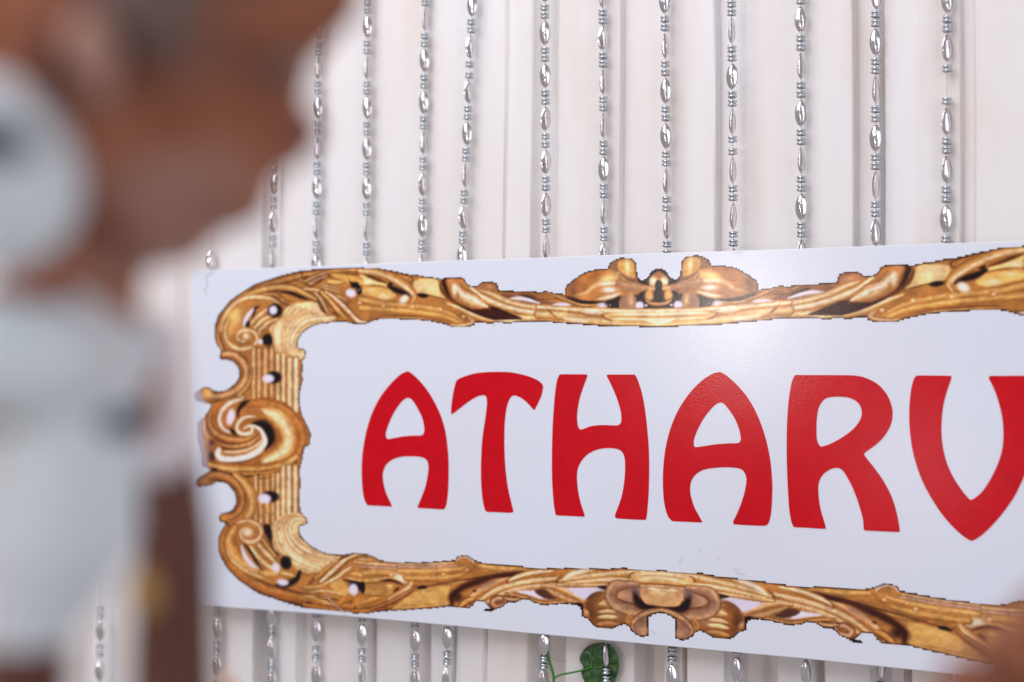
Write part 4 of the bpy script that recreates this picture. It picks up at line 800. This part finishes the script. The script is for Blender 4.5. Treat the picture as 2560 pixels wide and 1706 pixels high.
# photo x at y = 0 and y = 650, then (y of bead, turn); discs sit between the beads
STR = [
 ('bead string nearest the dark hair', 252, 250, [(1578, W), (1678, MM)], 'string of silver beads seen low between the two arms of the person'),
 ('', 545, 527, [(650, MM), (1573, W), (1668, W)], 'string of silver beads just right of the dark forearm, mostly hidden by the chin above'),
 ('', 690, 682, [(363, N_), (460, W), (556, MM), (652, N_), (1540, MM), (1624, MM), (1706, W)], 'string of silver beads beside the chin, first one clear of the face'),
 ('', 797, 791, [(72, W), (170, N_), (270, W), (370, N_), (471, W), (571, N_), (664, W), (1578, W), (1690, W)], 'string of silver beads passing just right of the lips'),
 ('', 919, 917, [(-34, W), (67, W), (170, N_), (270, W), (373, W), (472, W), (574, N_), (672, N_), (1588, W), (1690, N_)], 'string of silver beads third from the face above the board corner'),
 ('', 1064, 1055, [(-52, W), (49, N_), (152, W), (257, W), (357, N_), (462, MM), (565, W), (665, N_), (1603, W), (1702, W)], 'string of silver beads above the left end of the carved frame top'),
 ('', 1181, 1155, [(13, W), (118, MM), (230, MM), (335, W), (440, N_), (545, MM), (643, W), (1595, W), (1697, MM)], 'slanting string of silver beads left of the plain smooth pleat'),
 ('', 1362, 1366, [(-24, W), (83, W), (190, W), (298, MM), (406, MM), (513, MM), (618, N_), (1609, W), (1704, MM)], 'string of silver beads lying in the narrow beige recess of the cloth'),
 ('', 1507, 1511, [(-11, N_), (96, MM), (205, N_), (315, N_), (424, W), (531, N_), (640, MM), (1636, N_), (1738, W)], 'string of silver beads that crosses the green leaf under the board'),
 ('', 1662, 1668, [(3, W), (115, N_), (228, W), (341, W), (454, N_), (567, N_), (1692, W)], 'string of silver beads above the middle ornament of the printed frame'),
 ('', 1829, 1834, [(-34, N_), (77, N_), (192, W), (304, N_), (426, N_), (541, N_), (654, N_), (1674, W)], 'string of silver beads with one wider gap, over the shiny patch of the board'),
 ('', 2002, 2004, [(49, W), (166, N_), (284, W), (402, N_), (518, W), (632, MM), (1680, MM)], 'string of silver beads over the cloth between the two beige recesses'),
 ('', 2190, 2189, [(-10, MM), (106, W), (225, N_), (346, W), (464, N_), (582, MM), (1665, N_)], 'string of silver beads beside the darkest deep fold of the cloth'),
 ('', 2369, 2365, [(0, W), (121, MM), (304, MM), (425, MM), (548, W), (672, N_), (1680, N_)], 'rightmost string of silver beads, with a bare cord where one bead is missing'),
]
below = {545: 541, 690: 680, 797: 790, 919: 905, 1064: 1038, 1181: 1118, 1362: 1360, 1507: 1515, 1662: 1680, 1829: 1842, 2002: 2014, 2190: 2203, 2369: 2383, 252: 250}
GR = 'bead strings hanging in front of the cloth'
def sx(x0, x1, xb, y):
    if y < 700: return x0+(x1-x0)*y/650
    return xb+(y-1600)/1000*4*(1 if xb > 1400 else -1)
rnd = random.Random(11)
for _, x0, x1, beads, lab in STR:
    xb = below[x0]
    ptop = at(sx(x0, x1, xb, -60), -60, YB)
    if x0 == 252: ptop = at(252, 1440, YB)
    st = empty('bead_string', tuple(ptop), label=lab, category='bead string', group=GR)
    def put(name, me, p, turn, tilt=0.0):
        o = bpy.data.objects.new(name, me); C.objects.link(o); o.parent = st
        o.location = Vector(p)-Vector(ptop)
        o.rotation_euler = (rnd.uniform(-.04, .04), tilt, turn)
        return o
    ys = sorted(q[0] for q in beads)
    discs = []
    for a_, c_ in zip(ys[:-1], ys[1:]):
        if c_-a_ > 300: continue
        if c_-a_ > 150: discs += [a_+51, c_-51]; continue
        discs += [a_+(c_-a_)*.405, a_+(c_-a_)*.595]
        if (a_, c_) in ((118, 230),): discs[-2:] = [a_+43, a_+71]
        if (a_, c_) == (304, 426): discs[-2:] = [a_+45, a_+76]
    per = 100+20*(sx(x0, x1, xb, 0)-920)/1445
    for gy in [y for y in ys if y < 700][-1:]: discs += [gy+per*.40, gy+per*.60]
    lo = [y for y in ys if y > 1400]
    if lo: discs += [lo[0]-per*.40, lo[0]-per*.60, lo[-1]+per*.405]
    if ys[0] < 200: discs += [ys[0]-per*.405, ys[0]-per*.595]
    zs_ = []
    for y, tn in beads:
        p = at(sx(x0, x1, xb, y), y, YB); zs_.append(p)
        put('twisted_bead', me_bead, p, tn+YAW*.35+rnd.uniform(-.14, .14), rnd.uniform(-.05, .05))
    for y in discs:
        if 700 < y < 1480: continue
        p = at(sx(x0, x1, xb, y), y, YB)
        put('disc_bead', me_disc, p, rnd.uniform(0, 6), rnd.uniform(-.10, .10))
    # the cord that carries them
    pts = [at(sx(x0, x1, xb, y), y, YB) for y in ((-60, 640, 1560, 1780) if x0 != 252 else (1440, 1600, 1780))]
    cv = []; cf = []
    for k, p in enumerate(pts):
        for j in range(6): cv.append((p[0]-ptop[0]+.00045*math.cos(j*math.pi/3), p[1]-ptop[1]+.00045*math.sin(j*math.pi/3), p[2]-ptop[2]))
        if k:
            for j in range(6): cf.append(((k-1)*6+j, (k-1)*6+(j+1) % 6, k*6+(j+1) % 6, k*6+j))
    cm = mesh_of('cord', (cv, cf), m_cord); co_ = bpy.data.objects.new('cord', cm); C.objects.link(co_); co_.parent = st
# ---------------- the artificial leaf under the sign ----------------
m_leaf, n, l, b = mat('leaf_cloth', (.03, .12, .02), .30, 0, .6)
v = ocoords(n, l); f = ntex(n, l, v, 130, 3, .6); f2 = ntex(n, l, ocoords(n, l, (1, 1, .25)), 420, 2)
cc = ramp(n, l, f, [(.34, (.004, .040, .018)), (.5, (.014, .095, .016)), (.66, (.11, .17, .012))])
l.new(mixc(n, l, f2, cc, (.022, .085, .010)), b.inputs['Base Color']); bump(n, l, b, f, .9, .0022)
b.inputs['Transmission Weight'].default_value = 0
m_stem, *_ = mat('green_plastic_stem', (.035, .20, .015), .4)
m_vein, *_ = mat('pale_vein', (.17, .26, .03), .5)
lc = at(1507, 1652, -.006)
leaf = empty('leaf_sprig', tuple(at(1378, 1706, -.006)), label='green cloth leaf on a thin forked stem hanging under the board', category='leaf')
out = [(1505, 1607), (1520, 1609), (1532, 1618), (1543, 1634), (1547, 1655), (1547, 1675), (1540, 1697), (1535, 1712), (1520, 1722), (1490, 1726), (1468, 1715), (1458, 1697), (1453, 1680), (1458, 1668), (1450, 1652), (1452, 1638), (1462, 1623), (1480, 1611)]
o2 = spline(np.array(out, float), 12, True)
ctr = np.array([1498, 1665])
vs = []; fs = []; NR = 9; n_ = len(o2)
for i, p in enumerate(o2):
    for r in range(NR+1):
        t = r/NR
        q = ctr*(1-t)+p*t
        if r == NR: q = q+(p-ctr)/np.linalg.norm(p-ctr)*(1.8 if i % 3 == 0 else -.8)
        a = math.atan2(p[1]-ctr[1], p[0]-ctr[0])
        dep = -.006+.0022*math.sin(a*2+.6)*t+.0012*math.cos(a*9)*t*t-.0012*(1-t)
        w_ = at(q[0], q[1], dep); vs.append(tuple(w_))
for i in range(n_):
    for r in range(NR):
        a_ = i*(NR+1)+r; b2 = ((i+1) % n_)*(NR+1)+r
        fs.append((a_, a_+1, b2+1, b2))
lf = link_mesh('leaf_blade', vs, fs, (m_leaf,), leaf)
sm = lf.modifiers.new('thick', 'SOLIDIFY'); sm.thickness = .0004
def tube(name, pts, r0, r1, m, parent, ns=8):
    pts = [Vector(tuple(p)) for p in pts]; vs = []; fs = []
    for k, p in enumerate(pts):
        d = (pts[min(k+1, len(pts)-1)]-pts[max(k-1, 0)]).normalized()
        a = d.cross(Vector((0, 1, 0.01))).normalized(); c_ = d.cross(a)
        r = r0+(r1-r0)*k/(len(pts)-1)
        for j in range(ns):
            t = 2*math.pi*j/ns; vs.append(tuple(p+a*(r*math.cos(t))+c_*(r*math.sin(t))))
        if k:
            for j in range(ns): fs.append(((k-1)*ns+j, (k-1)*ns+(j+1) % ns, k*ns+(j+1) % ns, k*ns+j))
    return link_mesh(name, vs, fs, (m,), parent)
sp = lambda pts, Y: [at(x, y, Y) for x, y in spline(np.array(pts, float), 6)]
tube('stem', sp([(1358, 1600), (1367, 1625), (1374, 1655), (1384, 1692), (1382, 1730)], -.0075), .0019, .0017, m_stem, leaf)
tube('branch', sp([(1385, 1697), (1400, 1688), (1430, 1682), (1456, 1676), (1480, 1668)], -.0078), .0012, .001, m_stem, leaf)
for pts in ([(1458, 1674), (1490, 1668), (1530, 1664), (1546, 1662)], [(1480, 1670), (1476, 1640), (1479, 1612)], [(1500, 1668), (1520, 1690), (1530, 1712)]):
    tube('vein', sp(pts, -.0082), .0004, .0002, m_vein, leaf, 5)
for pts in ([(1540, 1639), (1545, 1632), (1547, 1628)], [(1545, 1654), (1551, 1643), (1560, 1635)], [(1375, 1643), (1390, 1650), (1405, 1653), (1414, 1651)]):
    tube('loose_thread', sp(pts, -.0078), .00028, .0002, m_vein, leaf, 5)
# ---------------- the people out of focus in front ----------------
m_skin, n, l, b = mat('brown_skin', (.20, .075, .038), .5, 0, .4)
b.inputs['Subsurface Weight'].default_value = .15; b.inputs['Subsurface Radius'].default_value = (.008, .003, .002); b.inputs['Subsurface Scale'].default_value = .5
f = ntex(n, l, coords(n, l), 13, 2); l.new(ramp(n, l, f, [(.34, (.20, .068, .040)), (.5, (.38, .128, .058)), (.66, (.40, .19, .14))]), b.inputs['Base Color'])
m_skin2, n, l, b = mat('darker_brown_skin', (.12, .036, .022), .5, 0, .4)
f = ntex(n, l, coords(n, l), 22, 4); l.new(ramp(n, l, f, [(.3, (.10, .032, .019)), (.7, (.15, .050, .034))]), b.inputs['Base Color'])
m_hair, *_ = mat('greying_hair', (.19, .125, .105), .7)
m_lip, *_ = mat('lips', (.26, .09, .075), .45)
m_shirt, n, l, b = mat('white_spotted_cotton', (.55, .60, .64), .8, 0, .2)
def spots(n, l, items, axes):
    """printed spots: soft discs of the cloth's pattern, laid out across the cloth"""
    g = n.new('ShaderNodeNewGeometry'); tot = None
    ds = []
    for ax in axes:
        d = n.new('ShaderNodeVectorMath'); d.operation = 'DOT_PRODUCT'; l.new(g.outputs['Position'], d.inputs[0]); d.inputs[1].default_value = tuple(ax); ds.append(d.outputs['Value'])
    cb = n.new('ShaderNodeCombineXYZ'); l.new(ds[0], cb.inputs[0]); l.new(ds[1], cb.inputs[1])
    for p, r in items:
        q = n.new('ShaderNodeVectorMath'); q.operation = 'DISTANCE'; l.new(cb.outputs[0], q.inputs[0]); q.inputs[1].default_value = (float(p@axes[0]), float(p@axes[1]), 0)
        mr = n.new('ShaderNodeMapRange'); mr.inputs[1].default_value = r*1.15; mr.inputs[2].default_value = r*.7; l.new(q.outputs['Value'], mr.inputs[0])
        if tot is None: tot = mr.outputs[0]
        else:
            a = n.new('ShaderNodeMath'); a.operation = 'MAXIMUM'; l.new(tot, a.inputs[0]); l.new(mr.outputs[0], a.inputs[1]); tot = a.outputs[0]
    return tot
dot = spots(n, l, [(near(x, y, d), r) for x, y, d, r in ((46, 378, .414, .0078), (272, 965, .376, .0045), (60, 1110, .376, .0056), (250, 1500, .385, .0052), (120, 760, .38, .0035))], (RGT, UPV))
f = ntex(n, l, coords(n, l, (1, 1, .4)), 11, 2)
bc = ramp(n, l, f, [(.34, (.86, .95, .97)), (.48, (.78, .83, .88)), (.64, (.72, .60, .50))])
l.new(mixc(n, l, dot, bc, (.04, .07, .11)), b.inputs['Base Color'])
m_plain, *_ = mat('white_cotton', (.88, .80, .84), .8, 0, .2)
bpy.context.view_layer.update()
PD = 0.50                                   # distance of the near person from the lens
PX = PD/F_PX                                # metres per photo pixel there
def body(name, parts, m, parent, voxel=.004, smooth=8):
    """one continuous skin over overlapping ellipsoids and tapered limbs"""
    bm = bmesh.new()
    Rm = Matrix(((RGT[0], UPV[0], -FWD[0]), (RGT[1], UPV[1], -FWD[1]), (RGT[2], UPV[2], -FWD[2])))
    for p in parts:
        if p[0] == 'e':
            _, x, y, dz, rx, ry, rz, ang = p
            c_ = Vector(tuple(near(x, y, PD+dz))); PZ = (PD+dz)/F_PX
            Mx = Matrix.Translation(c_) @ (Rm @ Matrix.Rotation(math.radians(ang), 3, 'Z') @ Matrix.Diagonal((rx*PZ, ry*PZ, rz))).to_4x4()
            bmesh.ops.create_icosphere(bm, subdivisions=3, radius=1, matrix=Mx)
        else:
            _, a, c, r0, r1 = p                 # limb a=(x,y,dz) -> c, radii in pixels
            N = 14
            for i in range(N+1):
                t = i/N
                dz = a[2]+(c[2]-a[2])*t; q = near(a[0]+(c[0]-a[0])*t, a[1]+(c[1]-a[1])*t, PD+dz)
                r = (r0+(r1-r0)*t)*(PD+dz)/F_PX
                bmesh.ops.create_icosphere(bm, subdivisions=2, radius=r, matrix=Matrix.Translation(Vector(tuple(q))))
    me = bpy.data.meshes.new(name); bm.to_mesh(me); bm.free(); me.materials.append(m)
    o = bpy.data.objects.new(name, me); C.objects.link(o)
    if parent: o.parent = parent; o.matrix_parent_inverse = parent.matrix_world.inverted()
    rm = o.modifiers.new('skin', 'REMESH'); rm.mode = 'VOXEL'; rm.voxel_size = voxel; rm.use_smooth_shade = True
    sm = o.modifiers.new('soft', 'SMOOTH'); sm.iterations = smooth; sm.factor = .5
    return o
pbase = near(150, 1700, PD)
man = empty('person', tuple(pbase), label='blurred person in profile in a white spotted shirt, close at the left', category='person')
head = [
 ('e', 130, -260, .0, 560, 520, .076, 0),          # skull
 ('e', 330, 20, .0, 380, 420, .068, -12),           # face
 ('e', 460, 220, .0, 250, 330, .054, -10),
 ('e', 560, 60, .0, 230, 250, .048, 0),
 ('e', 620, -160, .0, 240, 220, .05, 0),            # brow
 ('L', (700, -200, 0), (850, -30, 0), 60, 66),      # nose
 ('e', 812, 0, 0, 92, 84, .018, 0), ('e', 760, 60, 0, 80, 84, .02, 0),
 ('e', 670, 190, 0, 100, 90, .026, 0),              # upper lip
 ('e', 735, 322, 0, 72, 50, .02, 12), ('e', 708, 385, 0, 62, 42, .018, 0),   # lips
 ('e', 575, 455, .0, 105, 125, .03, 0),             # chin
 ('e', 470, 480, .0, 130, 130, .042, 0), ('e', 410, 550, 0, 115, 120, .045, 0),
 ('e', 300, 350, .0, 240, 250, .060, 20),           # jaw
 ('L', (210, 260, 0), (170, 820, .0), 175, 180),     # neck
 ('e', 225, 120, -.076, 66, 110, .012, 12),         # ear
 ('e', 245, 225, -.076, 32, 36, .010, 0),
 ('e', 130, 900, 0, 230, 200, .09, 0),
]
hd = body('head_and_neck', head, m_skin, man, .0035, 5)
body('hair', [('e', 110, -330, .0, 590, 560, .081, 0), ('e', 365, 10, -.058, 130, 150, .022, -5), ('e', 420, -110, -.045, 150, 120, .045, 0)], m_hair, man, .004, 4)
m_ear_lit, *_ = mat('lit_ear_skin', (.50, .27, .21), .5)  # paler copy of the skin: light on the ear put into its colour
body('ear', [('e', 232, 125, -.080, 58, 100, .014, 12), ('e', 250, 225, -.078, 30, 34, .011, 0)], m_ear_lit, man, .003, 3)
body('ear_hollow_shade', [('e', 135, 175, -.070, 50, 72, .016, 10)], m_skin2, man, .003, 2)  # dark solid blob standing in for the shade inside the ear
body('eyebrow', [('L', (560, -60, -.052), (720, -40, -.03), 26, 22)], m_hair, man, .003, 2)
body('moustache', [('e', 712, 190, 0, 60, 46, .030, 30)], m_hair, man, .003, 2)
body('lips', [('e', 757, 333, 0, 54, 26, .018, 8), ('e', 738, 374, 0, 46, 24, .016, 0)], m_lip, man, .0025, 2)
body('shirt', [('e', -38, 425, -.07, 215, 255, .055, 12), ('e', 60, 900, -.02, 300, 170, .085, 0), ('L', (110, 930, -.02), (120, 1300, -.02), 240, 232), ('L', (120, 1300, -.02), (50, 1590, -.02), 225, 115), ('e', 300, 860, .02, 90, 110, .04, 0)], m_shirt, man, .004, 5)
body('far_sleeve', [('L', (395, 850, .06), (405, 1130, .05), 66, 84), ('e', 400, 1130, .05, 92, 80, .03, 0)], m_plain, man, .004, 4)
m_trim, *_ = mat('ochre_trim', (.36, .19, .10), .8)
body('sleeve_trim', [('L', (372, 860, .03), (382, 1050, .03), 22, 24)], m_trim, man, .003, 2)
m_gold, *_ = mat('gold_brown', (.62, .36, .12), .35, .6)
body('gold_patch', [('e', 362, 1480, .02, 40, 70, .012, 10)], m_gold, man, .003, 2)  # gold-brown blob for the warm tint beside the arm
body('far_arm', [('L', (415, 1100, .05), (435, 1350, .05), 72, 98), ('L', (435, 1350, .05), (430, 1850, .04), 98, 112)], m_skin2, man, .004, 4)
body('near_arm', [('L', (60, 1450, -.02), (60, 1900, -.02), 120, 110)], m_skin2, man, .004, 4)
# the hand that comes in at the lower right corner
def hand(name, origin, scale, flip, m, parent, fist=False):
    """palm with four bent fingers and a thumb grown as one skin"""
    V = []; Ed = []; Rr = []
    def chain(start, pts, r):
        prev = start
        for p, q in zip(pts, r):
            V.append(p); Rr.append(q); Ed.append((prev, len(V)-1)); prev = len(V)-1
        return prev
    V.append((0, -60, 0)); Rr.append(26)
    V.append((0, -15, 0)); Rr.append(30); Ed.append((0, 1))
    V.append((0, 20, 0)); Rr.append(30); Ed.append((1, 2))
    for k, (fx, ln) in enumerate(((-27, 30), (-9, 35), (9, 33), (26, 26))):
        V.append((fx, 42, 0)); Rr.append(11); Ed.append((2, len(V)-1)); s_ = len(V)-1
        chain(s_, [(fx*1.1, 42+ln*.4, -10), (fx*1.1, 42+ln*.25, -30), (fx, 28, -34)] if fist else [(fx*1.12, 42+ln, -4), (fx*1.18, 42+ln*1.7, -13), (fx*1.2, 42+ln*2.2, -26)], (10.5, 9.5, 8.5) if fist else (9, 8, 7))
    chain(1, [(-36, 0, -6), (-56, 22, -12), (-66, 44, -18)], (13, 10.5, 8.5))
    V2 = []
    R_, U_, F_ = Vector(tuple(RGT)), Vector(tuple(UPV)), Vector(tuple(FWD))
    rot = Matrix.Rotation(math.radians(flip), 2)
    for x, y, z in V:
        q = rot @ Vector((x, y))
        V2.append(tuple(Vector(tuple(origin))+(R_*q.x+U_*q.y+F_*z)*(scale/1000)))
    me = bpy.data.meshes.new(name); me.from_pydata(V2, Ed, []); me.materials.append(m)
    o = bpy.data.objects.new(name, me); C.objects.link(o)
    if parent: o.parent = parent; o.matrix_parent_inverse = parent.matrix_world.inverted()
    sk = o.modifiers.new('skin', 'SKIN')
    for i, r in enumerate(Rr): me.skin_vertices[0].data[i].radius = (r*scale/1000*.8, r*scale/1000*.8)
    me.skin_vertices[0].data[0].use_root = True
    sb = o.modifiers.new('sub', 'SUBSURF'); sb.levels = 2; sb.render_levels = 2
    return o
h2 = empty('person', tuple(near(2720, 1980, .6)), label='another person whose blurred brown hand enters the bottom right corner', category='person')
hand('hand', near(2665, 1860, .48), .85, 45, m_skin, h2, True)
h3 = empty('person', tuple(near(560, 1990, .95)), label='person showing one pale fingertip at the bottom edge beside the dark arm', category='person')
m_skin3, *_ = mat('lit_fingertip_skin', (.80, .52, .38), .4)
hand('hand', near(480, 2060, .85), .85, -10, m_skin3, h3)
